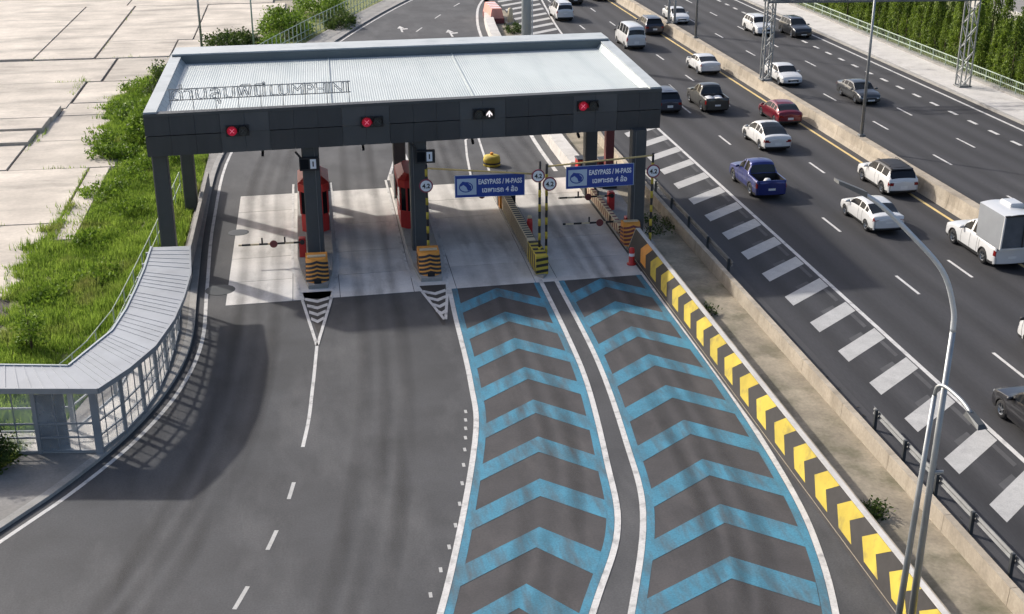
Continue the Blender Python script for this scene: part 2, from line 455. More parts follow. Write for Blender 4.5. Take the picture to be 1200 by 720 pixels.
def npmesh(name, verts, quads, m, parent=None, smooth=False):
    """numpy verts (n,3), faces (k,3 or 4)"""
    me = bpy.data.meshes.new(name)
    verts = np.asarray(verts, dtype=np.float32); quads = np.asarray(quads, dtype=np.int32)
    k = quads.shape[1]
    me.vertices.add(len(verts)); me.vertices.foreach_set('co', verts.ravel())
    me.loops.add(quads.size); me.loops.foreach_set('vertex_index', quads.ravel())
    me.polygons.add(len(quads))
    me.polygons.foreach_set('loop_start', np.arange(0, quads.size, k, dtype=np.int32))
    me.polygons.foreach_set('loop_total', np.full(len(quads), k, dtype=np.int32))
    if smooth: me.polygons.foreach_set('use_smooth', np.ones(len(quads), dtype=bool))
    me.materials.append(M[m] if isinstance(m, str) else m)
    me.update(calc_edges=True)
    o = bpy.data.objects.new(name, me)
    COL.objects.link(o)
    if parent is not None: o.parent = parent
    return o

def empty(name, loc=(0, 0, 0), rz=0.0):
    o = bpy.data.objects.new(name, None)
    o.empty_display_size = 0.3
    COL.objects.link(o)
    o.location = loc; o.rotation_euler = (0, 0, rz)
    return o

def tag(o, label=None, cat=None, group=None, kind=None):
    if label: o['label'] = label
    if cat: o['category'] = cat
    if group: o['group'] = group
    if kind: o['kind'] = kind
    return o

def struct(o):
    o['kind'] = 'structure'
    return o

def thing(name, label, cat, loc=(0, 0, 0), rz=0.0, group=None):
    return tag(empty(name, loc, rz), label, cat, group)

def copy_tree(o, parent=None):
    c = o.copy()
    COL.objects.link(c)
    c.parent = parent
    for ch in list(o.children):
        copy_tree(ch, c)
    return c

def shared(src, name, parent, loc=(0, 0, 0), rz=0.0, scale=None):
    """another object on the same mesh"""
    o = bpy.data.objects.new(name, src.data)
    COL.objects.link(o)
    o.parent = parent; o.location = loc; o.rotation_euler = (0, 0, rz)
    if scale: o.scale = scale
    return o

def text_mesh(name, body, size, m, parent, loc, rot=(R(90), 0, 0), extrude=0.004, width=None, outline=0.0, bold=0.0):
    cu = bpy.data.curves.new(name, 'FONT')
    cu.body = body; cu.size = size
    cu.align_x = 'LEFT'
    if outline > 0:
        cu.fill_mode = 'NONE'; cu.bevel_depth = outline; cu.bevel_resolution = 1
    else:
        cu.extrude = extrude
        cu.offset = bold
    tmp = bpy.data.objects.new(name, cu)
    COL.objects.link(tmp)
    dg = bpy.context.evaluated_depsgraph_get()
    me = bpy.data.meshes.new_from_object(tmp.evaluated_get(dg))
    COL.objects.unlink(tmp); bpy.data.objects.remove(tmp)
    n = len(me.vertices)
    co = np.zeros(n * 3, dtype=np.float32); me.vertices.foreach_get('co', co); co = co.reshape(-1, 3)
    if n and width:
        x0, x1 = co[:, 0].min(), co[:, 0].max()
        co[:, 0] = (co[:, 0] - x0) * width / (x1 - x0)
        me.vertices.foreach_set('co', co.ravel())
    me.materials.clear(); me.materials.append(M[m])
    me.update()
    o = bpy.data.objects.new(name, me)
    COL.objects.link(o)
    o.parent = parent; o.location = loc; o.rotation_euler = rot
    return o

def smooth_curve(pts, n=40):
    """Catmull-Rom through 2-D or 3-D points"""
    P = [np.array(p, float) for p in pts]
    P = [2 * P[0] - P[1]] + P + [2 * P[-1] - P[-2]]
    out = []
    segs = len(P) - 3
    per = max(2, n // segs)
    for i in range(segs):
        p0, p1, p2, p3 = P[i:i + 4]
        for k in range(per):
            t = k / per
            out.append(0.5 * ((2 * p1) + (-p0 + p2) * t + (2 * p0 - 5 * p1 + 4 * p2 - p3) * t ** 2 + (-p0 + 3 * p1 - 3 * p2 + p3) * t ** 3))
    out.append(P[-2])
    return [tuple(p) for p in out]

def offset_line(pts, d):
    """offset a 2-D polyline to the right of its direction by d"""
    out = []
    for i in range(len(pts)):
        a = np.array(pts[max(i - 1, 0)]); b = np.array(pts[min(i + 1, len(pts) - 1)])
        t = b - a; t = t / np.linalg.norm(t)
        out.append((pts[i][0] + t[1] * d, pts[i][1] - t[0] * d))
    return out

def X_at(pts, y):
    ys = [p[1] for p in pts]; xs = [p[0] for p in pts]
    o = np.argsort(ys)
    return float(np.interp(y, np.array(ys)[o], np.array(xs)[o]))
# ================================================================ THE SETTING
def TY(x, y):
    """the toll plaza's cross axis is a few degrees off the highway's"""
    return y + (x - 5.0) * 0.045

struct(MB().sheet([(-2500, -2500), (2500, -2500), (2500, 2500), (-2500, 2500)], -0.10).build('ground', 'ground'))

# ---- concrete yard on the left: uneven slabs over dark joints
yard = struct(MB().sheet([(-75, 50), (-12.2, 50), (-12.2, 84), (-8.0, 121), (-4.5, 150), (6, 240), (-75, 240)], -0.055).build('concrete_yard', 'lot_joint'))
slabs = [
    (-75, -34.1, 57.0, 69.5, .00), (-34, -24.1, 57.0, 69.5, .02), (-24, -14.45, 58.2, 69.5, .00),
    (-75, -34.1, 69.6, 81.0, .01), (-34, -24.1, 69.6, 81.0, .00), (-24, -14.25, 69.6, 81.0, .015),
    (-14.1, -12.9, 66.5, 80.8, .03),
    (-75, -30.1, 81.1, 87.25, .04), (-30, -19.2, 81.1, 87.25, .06),
    (-19.1, -12.6, 81.1, 88.4, .0), (-19.0, -13.4, 88.5, 96.0, -.01), (-18.5, -14.6, 96.1, 100.1, .01),
    (-75, -30.1, 87.45, 90.75, .22), (-30, -19.05, 87.45, 90.75, .24),
    (-75, -28.1, 90.95, 94.2, .34), (-28, -18.75, 90.95, 94.2, .35),
    (-75, -26.1, 94.3, 97.9, .34), (-26, -18.6, 94.3, 97.9, .36),
    (-75, -32.1, 98.4, 108.2, .05), (-32, -18.35, 98.4, 108.2, .06),
    (-75, -30.1, 108.3, 118.2, .04), (-30, -17.2, 108.3, 118.2, .05),
    (-18.2, -13.6, 100.4, 108.2, .0), (-17.0, -12.2, 108.3, 119.8, .02),
    (-75, -38.1, 118.8, 150, .20), (-38, -24.4, 118.6, 150, .20), (-24.3, -19.15, 118.3, 150, .16),
    (-19.0, -12.6, 118.4, 127.0, .10), (-12.5, -6.6, 120.3, 127.0, .05),
    (-19.0, -11.2, 127.1, 150, .10), (-11.1, -4.2, 127.1, 139, .05), (-11.1, -2.6, 139.1, 150, .04),
    (-75, -20.1, 150.1, 240, .12), (-20, -4, 150.1, 240, .1), (-3.9, 4.5, 153, 240, .06),
]
for x0, x1, y0, y1, z in slabs:
    MB().bbox(x0, x1, y0, y1, -0.5, z, 0.02).build('slab', 'concrete_lot', yard)

# ---- toll road: one ribbon from the foreground bend past the plaza to the far bend
KERB = smooth_curve([(-22.0, 19.0), (-17.6, 25.5), (-13.6, 32.0), (-10.56, 36.9), (-8.93, 39.6), (-7.38, 42.95), (-6.25, 46.9), (-5.75, 51.5),
                     (-5.95, 58.0), (-6.25, 68.5), (-6.0, 83.0), (-3.6, 100.0), (1.0, 119.0), (5.6, 134.0), (11.0, 149.0), (20.5, 172.0)], 90)
RIGHT = smooth_curve([(15.2, 19.0), (15.2, 25.5), (15.2, 32.0), (15.2, 37.0), (15.2, 39.6), (15.2, 43.0), (15.2, 46.9), (15.2, 51.5),
                      (15.2, 58.0), (15.3, 68.5), (15.2, 83.0), (15.9, 100.0), (16.6, 116.0), (18.0, 134.0), (21.0, 150.0), (29.0, 172.0)], 90)
road = struct(MB().ribbon(KERB, RIGHT, 0.0).build('toll_road', 'asphalt_plaza'))

# brownish worn surface of the two electronic lanes
LN = {
    '1L': [(0.4, 24), (2.73, 30.3), (5.02, 40.4), (5.51, 45.4), (5.71, 52.6), (5.84, 56.3)],
    '1R': [(3.8, 22.5), (6.76, 29.7), (8.5, 34.0), (9.15, 38.4), (9.8, 44.7), (9.98, 50), (10.02, 56.6)],
    '2L': [(5.4, 22.5), (8.06, 29.5), (9.75, 34.8), (10.35, 39.5), (10.9, 47.0), (10.98, 56.6)],
    '2R': [(11.6, 22.5), (13.51, 28.6), (14.30, 32.0), (14.72, 35.1), (15.0, 40.0), (15.10, 45.4), (15.05, 56.8)],
}
LN = {k: smooth_curve(v, 48) for k, v in LN.items()}
def lane_pt(lane, s, y):
    """point a fraction s across a lane at forward distance y"""
    a = X_at(LN[lane + 'L'], y); b = X_at(LN[lane + 'R'], y)
    x = a + (b - a) * s
    return (x, y)
ysl = np.linspace(24.2, 56.2, 44)
for lane in '12':
    MB().ribbon([lane_pt(lane, -0.02, y) for y in ysl], [lane_pt(lane, 1.02, y) for y in ysl], 0.004).build('worn_lane_surface', 'asphalt_brown', road)

def stripe(pts, w, z, name, m, parent, y0=None, y1=None):
    if y0 is not None:
        pts = [p for p in pts if y0 <= p[1] <= y1]
    return MB().ribbon(offset_line(pts, -w / 2), offset_line(pts, w / 2), z).build(name, m, parent)

# blue edge bands, white lines and chevrons of the two lanes
for lane, side, s in (('1', 'L', 1), ('1', 'R', -1), ('2', 'L', 1), ('2', 'R', -1)):
    pts = LN[lane + side]
    a = offset_line(pts, 0.0); b = offset_line(pts, 0.26 * s)
    stripe(offset_line(pts, 0.13 * s), 0.26, 0.009, 'blue_edge_band', 'blue_paint', road)
    stripe(offset_line(pts, -0.11 * s), 0.20, 0.0165, 'white_edge_line', 'white_paint', road)
for lane in '12':
    for k in range(10):
        ya = 55.75 - 3.04 * k + (0.45 if lane == '2' else 0)
        lag, w = 1.75, 1.15
        if ya - lag - w < 24.5: continue
        pl = []; mb = MB()
        for s0, s1 in ((0.05, 0.5), (0.5, 0.95)):
            f = lambda s: lag * abs(s - 0.5) / 0.45
            q = [lane_pt(lane, s0, ya - f(s0)), lane_pt(lane, s1, ya - f(s1)), lane_pt(lane, s1, ya - f(s1) - w), lane_pt(lane, s0, ya - f(s0) - w)]
            mb.sheet(q, 0.0125)
        mb.build('blue_chevron', 'blue_paint', road)

# white kerbside line, island-one lane line with short ticks, far lane lines
stripe(offset_line(KERB, 0.42), 0.16, 0.006, 'edge_line', 'white_paint', road)
LINE1 = smooth_curve([(-6.5, 22), (-3.6, 30), (-1.9, 36), (-1.05, 42), (-0.75, 46), (-0.52, 50.2)], 60)
stripe(LINE1, 0.13, 0.006, 'lane_line', 'white_paint', road, 41, 51)
for y_ in np.arange(22.5, 40.5, 3.0):
    stripe([(X_at(LINE1, q), q) for q in (y_, y_ + .5, y_ + 1.1)], 0.13, 0.006, 'lane_dash', 'white_bar', road)
for p in smooth_curve([(-0.1, 24), (2.0, 30.0), (3.6, 35), (4.5, 40), (4.9, 43)], 16)[::1]:
    MB().box(p[0] - .05, p[0] + .05, p[1] - .13, p[1] + .13, 0.002, 0.006).build('edge_tick', 'white_bar', road)
stripe(smooth_curve([(9.1, 74.6), (9.9, 84), (10.9, 84.8)], 3), 0.14, 0.006, 'lane_line', 'white_paint', road)
stripe([(10.86, 84.9), (10.4, 76)], 0.14, 0.006, 'lane_line', 'white_paint', road)
stripe(smooth_curve([(4.1, 75), (5.5, 84.5), (6.0, 90)], 8), 0.16, 0.006, 'lane_line', 'white_paint', road)
stripe(smooth_curve([(5.9, 75), (5.6, 80), (5.55, 84)], 6), 0.14, 0.006, 'lane_line', 'white_paint', road)
stripe(offset_line(RIGHT, -0.75), 0.26, 0.006, 'edge_line', 'white_paint', road, 74, 172)
for y in range(96, 172, 8):
    for off, nm in ((6.4, 'lane_dash'),):
        pts = [p for p in offset_line(KERB, off)]
        x = X_at(pts, y); x2 = X_at(pts, y + 2.4)
        MB().add([(x - .07, y, .006), (x + .07, y, .006), (x2 + .07, y + 2.4, .006), (x2 - .07, y + 2.4, .006)], [(0, 1, 2, 3)]).build(nm, 'white_paint', road)
# lane arrow painted on the far ramp
def arrow(x, y, s, parent):
    mb = MB()
    mb.add([(x - .1 * s, y, .007), (x + .1 * s, y, .007), (x + .1 * s, y + 2.6 * s, .007), (x - .1 * s, y + 2.6 * s, .007)], [(0, 1, 2, 3)])
    mb.add([(x + .1 * s, y + 1.6 * s, .0072), (x + .75 * s, y + 1.9 * s, .0072), (x + .75 * s, y + 2.5 * s, .0072), (x + .1 * s, y + 2.2 * s, .0072)], [(0, 1, 2, 3)])
    mb.add([(x - .4 * s, y + 2.5 * s, .0074), (x + .4 * s, y + 2.5 * s, .0074), (x, y + 4.2 * s, .0074)], [(0, 1, 2)])
    return mb.build('lane_arrow', 'white_paint', parent)
arrow(13.6, 124.5, 1.0, road); arrow(9.0, 128, 0.9, road)

# concrete slabs of the plaza, laid lane by lane
cols = [(-4.55, -1.55), (-1.52, 0.62), (0.65, 4.05), (4.08, 6.05), (6.08, 9.85), (9.88, 10.95), (10.98, 15.15)]
rows = [(55.95, 58.9), (58.93, 62.3), (62.33, 66.9), (66.93, 70.2), (70.23, 73.4)]
for i, (x0, x1) in enumerate(cols):
    for (y0, y1) in rows:
        mb = MB()
        P = [(x0, TY(x0, y0)), (x1, TY(x1, y0)), (x1, TY(x1, y1)), (x0, TY(x0, y1))]
        mb.prism(P, -0.05, 0.010 + 0.003 * ((i * 7 + int(y0)) % 3))
        mb.build('concrete_bay', 'concrete', road)
# rubber and oil darkening the wheel paths through the lanes
def film(pts, w, m, z):
    a, b = offset_line(pts, -w / 2), offset_line(pts, w / 2)
    n = len(pts)
    o = MB().ribbon(a, b, z).build('wheel_path', m, road)
    uv = o.data.uv_layers.new(name='UVMap')
    for li, l in enumerate(o.data.loops):
        uv.data[li].uv = (0.0 if l.vertex_index < n else 1.0, (l.vertex_index % n) / n)
    return o
def path(xc):
    return [(xc[0], 24), (xc[1], 32), (xc[2], 40), (xc[3], 48), (xc[4], 56), (xc[5], 66), (xc[5], 76), (xc[6], 90), (xc[7], 108)]
for xs_ in ((-9.6, -6.2, -4.2, -3.3, -3.1, -3.05, -1.5, 3.0), (-1.6, .4, 1.6, 2.2, 2.35, 2.35, 3.0, 6.0), (3.0, 5.9, 7.5, 7.8, 7.95, 8.0, 8.4, 9.5), (9.3, 11.9, 12.8, 13.0, 13.05, 13.1, 12.6, 12.8)):
    c_ = smooth_curve(path(xs_), 60)
    for dx in (-.82, .82):
        film([(p[0] + dx, p[1]) for p in c_], 0.75, 'tyre_film', .0215)
    film(c_, 0.6, 'oil_film', .0225)
# iron gully covers and patched squares in the bay by the left kerb
for (x, y, r) in ((-4.4, 66.2, .55), (-4.9, 57.6, .7)):
    MB().lathe([(0.0, .022), (r * .8, .022), (r, .016), (r, 0)], n=18, c=(x, y, 0)).build('manhole_cover', 'steel_grey', road)

# ---- kerb and pavement on the left
kb = MB()
L0 = KERB; n = len(L0)
k1 = offset_line(KERB, -0.30)
for i in range(n - 1):
    a, b, c, d = L0[i], L0[i + 1], k1[i + 1], k1[i]
    kb.add([(*a, 0.0), (*b, 0.0), (*b, 0.13), (*a, 0.13), (*d, 0.14), (*c, 0.14)], [(0, 3, 2, 1), (3, 4, 5, 2)])
struct(kb.build('kerb', 'kerb'))
PV = [p for p in k1 if p[1] < 86]
inner = [(-22.0 - 7.5, 25.0)] 
def pav_inner(y):
    return float(np.interp(y, [19, 36, 40.5, 42.2, 44, 50, 57, 62, 86], [-34, -17.0, -11.6, -10.6, -9.8, -8.4, -8.1, -7.0, -6.9]))
struct(MB().ribbon([(pav_inner(p[1]), p[1]) for p in PV], PV, 0.125).build('pavement', 'pavement'))
FARV = [p for p in k1 if p[1] >= 84]
struct(MB().ribbon(offset_line(FARV, -2.2), FARV, 0.12).build('verge', 'kerb'))

# ---- soil under the grass
GRASS_L = [(-30, 24), (-22, 36), (-18.5, 44), (-14.2, 51), (-13.6, 55), (-14.3, 60), (-14.6, 64.2), (-14.0, 69), (-12.75, 77), (-11.6, 82), (-13.0, 85.2), (-14.3, 92), (-14.9, 100),
           (-13.2, 109), (-10.2, 118), (-8.6, 121), (-7.6, 128), (-3.4, 139), (2, 150), (9, 172)]
def gl(y): return X_at(GRASS_L, y)
ys = np.linspace(24, 170, 90)
def gr(y):
    if y < 84: return pav_inner(y) - 0.02
    return X_at(offset_line(KERB, -2.45), y)
struct(MB().ribbon([(gl(y) - 0.4, y) for y in ys], [(max(gr(y), gl(y)), y) for y in ys], -0.02).build('soil', 'soil'))

# ---- highway carriageways
hw = struct(MB().sheet([(19.15, -60), (34.40, -60), (34.40, 420), (19.15, 420)], 0.0).build('highway', 'asphalt_hw'))
hw2 = struct(MB().sheet([(35.35, -60), (49.2, -60), (49.2, 420), (35.35, 420)], 0.0).build('opposite_highway', 'asphalt_hw'))
P = 9.3445
def dash(x, y, l, w, parent, name='lane_dash', m='white_paint'):
    MB().box(x - w / 2, x + w / 2, y - l / 2, y + l / 2, 0.001, 0.005).build(name, m, parent)
for k in range(-6, 22):
    y = 90.39 - P * 5 + P * k
    if 24 < y < 230:
        dash(27.1, y, 2.5, 0.14, hw)
        dash(30.6, y + 1.7, 2.5, 0.14, hw)
        dash(39.14, y + 2.2, 2.5, 0.14, hw2)
        dash(42.64, y - 3.4, 2.5, 0.14, hw2)
for k in range(0, 40):
    dash(46.0 + 0.012 * (k - 10), 74 + 3.0 * k, 1.25, 0.26, hw2, 'merge_dash')
MB().box(33.72, 33.90, -40, 300, .001, .005).build('median_line', 'yellow_line', hw)
MB().box(35.95, 36.1, -40, 300, .001, .005).build('median_line', 'white_bar', hw2)
MB().box(48.05, 48.25, -40, 300, .001, .005).build('edge_line', 'white_paint', hw2)
GL = [(23.5, -20), (23.52, 60), (23.6, 100), (24.2, 122), (25.9, 142), (29, 172)]
stripe(smooth_curve(GL, 40), 0.20, 0.006, 'gore_line', 'white_paint', hw)
y = 26.05
while y < 148:
    xr = X_at(GL, y + 2) - 0.16
    xl = 20.85 if y < 76 else (20.85 + (y - 76) * 0.006)
    w = 1.12; sl = 0.84 * (xr - xl)
    MB().add([(xl, y, .005), (xr, y + sl, .005), (xr, y + sl + w, .005), (xl, y + w, .005)], [(0, 1, 2, 3)]).build('gore_bar', 'white_bar', hw)
    # ghost of an older marking between two bars
    if y < 90:
        MB().add([(xr - .42, y + sl + 1.25, .004), (xr - .22, y + sl + 1.4, .004), (xr - .22, y + sl + 2.9, .004), (xr - .42, y + sl + 2.8, .004)], [(0, 1, 2, 3)]).build('faded_marking', 'ghost_paint', hw)
        MB().add([(xr - 1.55, y + 1.55, .004), (xr - .75, y + 2.2, .004), (xr - .75, y + 2.9, .004), (xr - 1.55, y + 2.3, .004)], [(0, 1, 2, 3)]).build('faded_marking', 'ghost_paint', hw)
    y += 3.16

# dark gutter strip beside the gore
struct(MB().sheet([(18.7, 20), (19.75, 20), (19.75, 150), (18.7, 150)], 0.004).build('gutter', 'asphalt_shoulder'))

# ---- strip of earth between toll road and highway
struct(MB().add([(15.6, 20, .12), (17.2, 20, .2), (18.5, 20, .12), (15.6, 48, .12), (17.2, 48, .2), (18.5, 48, .12), (15.6, 72, .1), (17.2, 72, .16), (18.5, 72, .1),
                 (15.7, 100, .08), (18.2, 100, .12), (20.4, 100, .05), (17.2, 118, .08), (19.2, 118, .1), (20.6, 118, .05), (18.6, 140, .05), (20, 140, .06), (21, 140, .04)],
                [(3 * i + j, 3 * i + j + 1, 3 * i + j + 4, 3 * i + j + 3) for i in range(5) for j in range(2)]).build('earth_strip', 'dirt', smooth=True))

# ---- land right of the highway
struct(MB().sheet([(49.2, -60), (53.2, -60), (53.2, 420), (49.2, 420)], 0.18).build('highway_verge', 'concrete_white'))
vk = struct(MB().box(49.0, 49.24, -60, 420, -.05, .19).build('verge_kerb', 'kerb'))
struct(MB().sheet([(53.2, -60), (71.5, -60), (71.5, 420), (53.2, 420)], -0.02).build('planted_ground', 'soil'))
struct(MB().sheet([(71.5, -60), (84, -60), (84, 420), (71.5, 420)], 0.0).build('side_road', 'pavement'))

# ================================================================ WALLS AND BARRIERS
def barrier_profile(name, label, cat, prof, y0, y1, m, nseg=1, gap=0.02, group=None, part='segment', bend=None):
    """a run of concrete barrier units with joints"""
    t = thing(name, label, cat, (prof[0][0], y0, 0), 0, group)
    L = (y1 - y0) / nseg
    xs = [p[0] - prof[0][0] for p in prof]
    for i in range(nseg):
        ya, yb = i * L + gap / 2, (i + 1) * L - gap / 2
        n = len(prof)
        ba = bend(y0 + ya) if bend else 0; bb = bend(y0 + yb) if bend else 0
        vs = [(xs[k] + ba, ya, prof[k][1]) for k in range(n)] + [(xs[k] + bb, yb, prof[k][1]) for k in range(n)]
        fs = [(k, n + k, n + (k + 1) % n, (k + 1) % n) for k in range(n)] + [tuple(range(n)), tuple(range(2 * n - 1, n - 1, -1))]
        MB().add(vs, fs).build(part, m, t)
    return t

# median of the highway
barrier_profile('median_barrier', 'beige concrete median barrier between the two highway carriageways', 'barrier',
                [(34.40, 0), (34.52, .30), (34.60, .92), (35.15, .92), (35.25, .30), (35.35, 0)], -20, 220, 'concrete_wall', 60, 0.025)
# low wall between the earth strip and the highway gutter
barrier_profile('low_wall', 'low stained concrete wall between earth strip and highway gore', 'wall',
                [(18.42, 0), (18.46, .72), (18.70, .72), (18.74, 0)], 20, 84, 'concrete_wall', 16, 0.02)
# white wall along the far ramp
WW = lambda y: X_at(RIGHT, y) - 15.2
barrier_profile('ramp_wall', 'white concrete wall along the ramp beyond the canopy', 'wall',
                [(15.15, 0), (15.2, .75), (16.05, .78), (16.1, 0)], 74.5, 134.5, 'concrete_white', 20, 0.02, bend=WW)

# yellow and black chevron wall along the electronic lane
cw = barrier_profile('chevron_wall', 'concrete wall painted with yellow and black chevrons beside the right lane', 'wall',
                     [(15.20, 0), (15.28, .25), (15.62, 1.22), (15.86, 1.22), (15.95, 0)], 19.5, 59.9, 'concrete_wall', 5, 0.015)
def wall_pt(y, t, off):
    """t 0..1 up the sloping face of the wall, local to the wall"""
    pr = [(0.0, 0.0), (0.08, 0.25), (0.42, 1.22)]
    if t < 0.2: a, b, u = pr[0], pr[1], t / 0.2
    else: a, b, u = pr[1], pr[2], (t - 0.2) / 0.8
    x = a[0] + (b[0] - a[0]) * u; z = a[1] + (b[1] - a[1]) * u
    nx, nz = -(b[1] - a[1]), (b[0] - a[0]); l = math.hypot(nx, nz)
    return (x + nx / l * off, y - 19.5, z + nz / l * off)
MB().add([wall_pt(19.6, 0.10, .004), wall_pt(59.8, 0.10, .004), wall_pt(59.8, .2, .004), wall_pt(19.6, .2, .004), wall_pt(59.8, 1.0, .004), wall_pt(19.6, 1.0, .004)],
         [(0, 1, 2, 3), (3, 2, 4, 5)]).build('black_face', 'black_paint', cw)
y = 20.0; k = 0
while y < 58.3:
    w, lag = 0.98, 0.62
    vs = [wall_pt(y, .22, .008), wall_pt(y + lag, .60, .008), wall_pt(y, .99, .008), wall_pt(y + w, .99, .008), wall_pt(y + lag + w, .60, .008), wall_pt(y + w, .22, .008)]
    MB().add(vs, [(0, 1, 4, 5), (1, 2, 3, 4)]).build('yellow_chevron', 'yellow_paint' if y < 55.5 else 'orange_paint', cw)
    y += 1.92
MB().box(0.41, 0.60, 0.1, 40.3, 1.222, 1.24).build('coping', 'concrete_white', cw)
MB().box(-0.012, 0.004, 0.1, 40.3, 0.0, 0.12).build('skirting', 'asphalt_brown', cw)

# grey parapet at the left edge of the plaza
barrier_profile('parapet_wall', 'low grey parapet at the left edge of the plaza by the canopy column', 'wall',
                [(-6.62, .1), (-6.60, 1.0), (-6.42, 1.0), (-6.40, .1)], 57.6, 75.0, 'kerb', 6, 0.02)

# ---- guardrails
def guardrail(label, x, y0, y1, step=2.0):
    t = thing('guardrail', label, 'guardrail', (x, y0, 0), 0)
    pr = [(0, .78), (.05, .72), (.0, .64), (.05, .56), (0, .48), (-.02, .48), (.03, .56), (-.02, .64), (.03, .72), (-.02, .78)]
    n = len(pr); L = y1 - y0
    vs = [(p[0], 0, p[1]) for p in pr] + [(p[0], L, p[1]) for p in pr]
    MB().add(vs, [(k, n + k, n + (k + 1) % n, (k + 1) % n) for k in range(n)] + [tuple(range(n)), tuple(range(2 * n - 1, n - 1, -1))]).build('rail', 'galv_dull', t)
    y = 0.3
    while y < L:
        MB().box(-.14, -.03, y - .05, y + .05, 0, .82).build('post', 'steel_grey', t); y += step
    return t
guardrail('weathered steel guardrail by the tall lamp posts at the lower right', 19.45, 22, 39.5, 2.4)
guardrail('dark steel guardrail beside the gore bars level with the canopy', 19.30, 55.5, 76, 3.4)

# ---- leaf litter along the gutter
vs = []; fs = []
for i in range(1500):
    y = RNG.uniform(30, 62) ; x = 18.8 + abs(RNG.normal(0, .22)); s = RNG.uniform(.02, .09); a = RNG.uniform(0, 6.28)
    o = len(vs)
    for q in range(3):
        vs.append((x + s * math.cos(a + 2.1 * q), y + s * math.sin(a + 2.1 * q), 0.012 + RNG.uniform(0, .05)))
    fs.append((o, o + 1, o + 2))
tag(npmesh('leaf_litter', vs, fs, 'litter'), 'dark leaf litter lying in the gutter below the low wall', 'litter', kind='stuff')
# ================================================================ THE TOLL CANOPY
ZB, ZT = 5.88, 7.90
FL, FR, RR_, RL = (-7.85, 60.05), (17.15, 61.55), (17.1, 75.0), (-7.6, 74.3)
def cq(s, t):
    """point of the canopy plan: s across 0..1, t from front 0 to rear 1"""
    x = (FL[0] * (1 - s) + FR[0] * s) * (1 - t) + (RL[0] * (1 - s) + RR_[0] * s) * t
    y = (FL[1] * (1 - s) + FR[1] * s) * (1 - t) + (RL[1] * (1 - s) + RR_[1] * s) * t
    return x, y
can = thing('toll_canopy', 'wide grey toll plaza canopy with pale metal roof and dark panelled fascia', 'canopy', (4.6, 67.5, 0))
CO = Vector((4.6, 67.5, 0))
def cl(p): return (p[0] - CO.x, p[1] - CO.y, p[2])
def cbox(s0, s1, t0, t1, z0, z1, name, m, parent=None, local=True):
    P = [cq(s0, t0), cq(s1, t0), cq(s1, t1), cq(s0, t1)]
    mb = MB().prism([(p[0] - CO.x, p[1] - CO.y) for p in P], z0, z1)
    return mb.build(name, m, parent or can)
# inner slab / soffit
cbox(.012, .988, .02, .985, ZB + .04, ZT - .35, 'soffit', 'steel_grey')
# roof: three corrugated fields with open seams
seams = [0.030, 0.345, 0.625, 0.970]
for i in range(3):
    s0, s1 = seams[i] + .0008, seams[i + 1] - .0008
    mb = MB(); nr = int(190 * (s1 - s0) / 0.3)
    t0, t1 = 0.035, 0.835
    zz = []
    for k in range(nr + 1):
        s = s0 + (s1 - s0) * k / nr
        z = ZT - .22 + (0.012 if k % 3 == 1 else 0.0)
        zz.append((s, z))
    vs = []; 
    for (s, z) in zz:
        a = cq(s, t0); b = cq(s, t1)
        vs += [(a[0] - CO.x, a[1] - CO.y, z), (b[0] - CO.x, b[1] - CO.y, z + .28)]
    mb.add(vs, [(2 * k, 2 * k + 2, 2 * k + 3, 2 * k + 1) for k in range(nr)])
    # edge lap
    a = cq(s1 + .0008, t0); b = cq(s1 + .0008, t1)
    mb.bar((a[0] - CO.x, a[1] - CO.y, ZT - .2), (b[0] - CO.x, b[1] - CO.y, ZT + .08), .05, .06)
    mb.build('roof_sheet', 'roof_sheet', can)
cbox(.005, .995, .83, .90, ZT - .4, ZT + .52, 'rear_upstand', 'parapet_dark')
cbox(.004, .996, .836, .985, ZT + .522, ZT + .60, 'rear_coping', 'coping')
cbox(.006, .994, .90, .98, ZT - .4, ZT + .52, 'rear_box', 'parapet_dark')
# side parapets: a sloping inner sheet and a coping
for s0, s1, nm in ((0.0, 0.031, 'L'), (0.969, 1.0, 'R')):
    c0, c1 = (s0 + .0005, s0 + .024) if nm == 'L' else (s1 - .024, s1 - .0005)
    i0 = 0.034 if nm == 'L' else 0.966
    e = c1 if nm == 'L' else c0
    mb = MB()
    def pt(s, t, z):
        a = cq(s, t); return (a[0] - CO.x, a[1] - CO.y, z)
    n = 14
    for k in range(n):
        ta, tb = 0.0 + 0.9 * k / n + .001, 0.9 * (k + 1) / n - .001
        za = lambda t: ZT + .02 + .42 * t
        q = MB()
        w = [pt(e, ta, za(ta)), pt(i0, ta, ZT - .2 + .28 * ta), pt(i0, tb, ZT - .2 + .28 * tb), pt(e, tb, za(tb))]
        q.add(w, [(0, 1, 2, 3)] if nm == 'L' else [(3, 2, 1, 0)]).build('flashing_sheet', 'parapet', can)
    P = [pt(c0, .0, ZT + .02), pt(c1, .0, ZT + .02), pt(c1, .9, ZT + .42), pt(c0, .9, ZT + .42),
         pt(c0, .0, ZT + .10), pt(c1, .0, ZT + .10), pt(c1, .9, ZT + .50), pt(c0, .9, ZT + .50)]
    MB().add(P, [(0, 3, 2, 1), (4, 5, 6, 7), (0, 1, 5, 4), (1, 2, 6, 5), (2, 3, 7, 6), (3, 0, 4, 7)]).build('side_coping', 'coping', can)
# front coping
cbox(.0, 1.0, -.006, .030, ZT - .12, ZT + .02, 'front_coping', 'steel_grey')
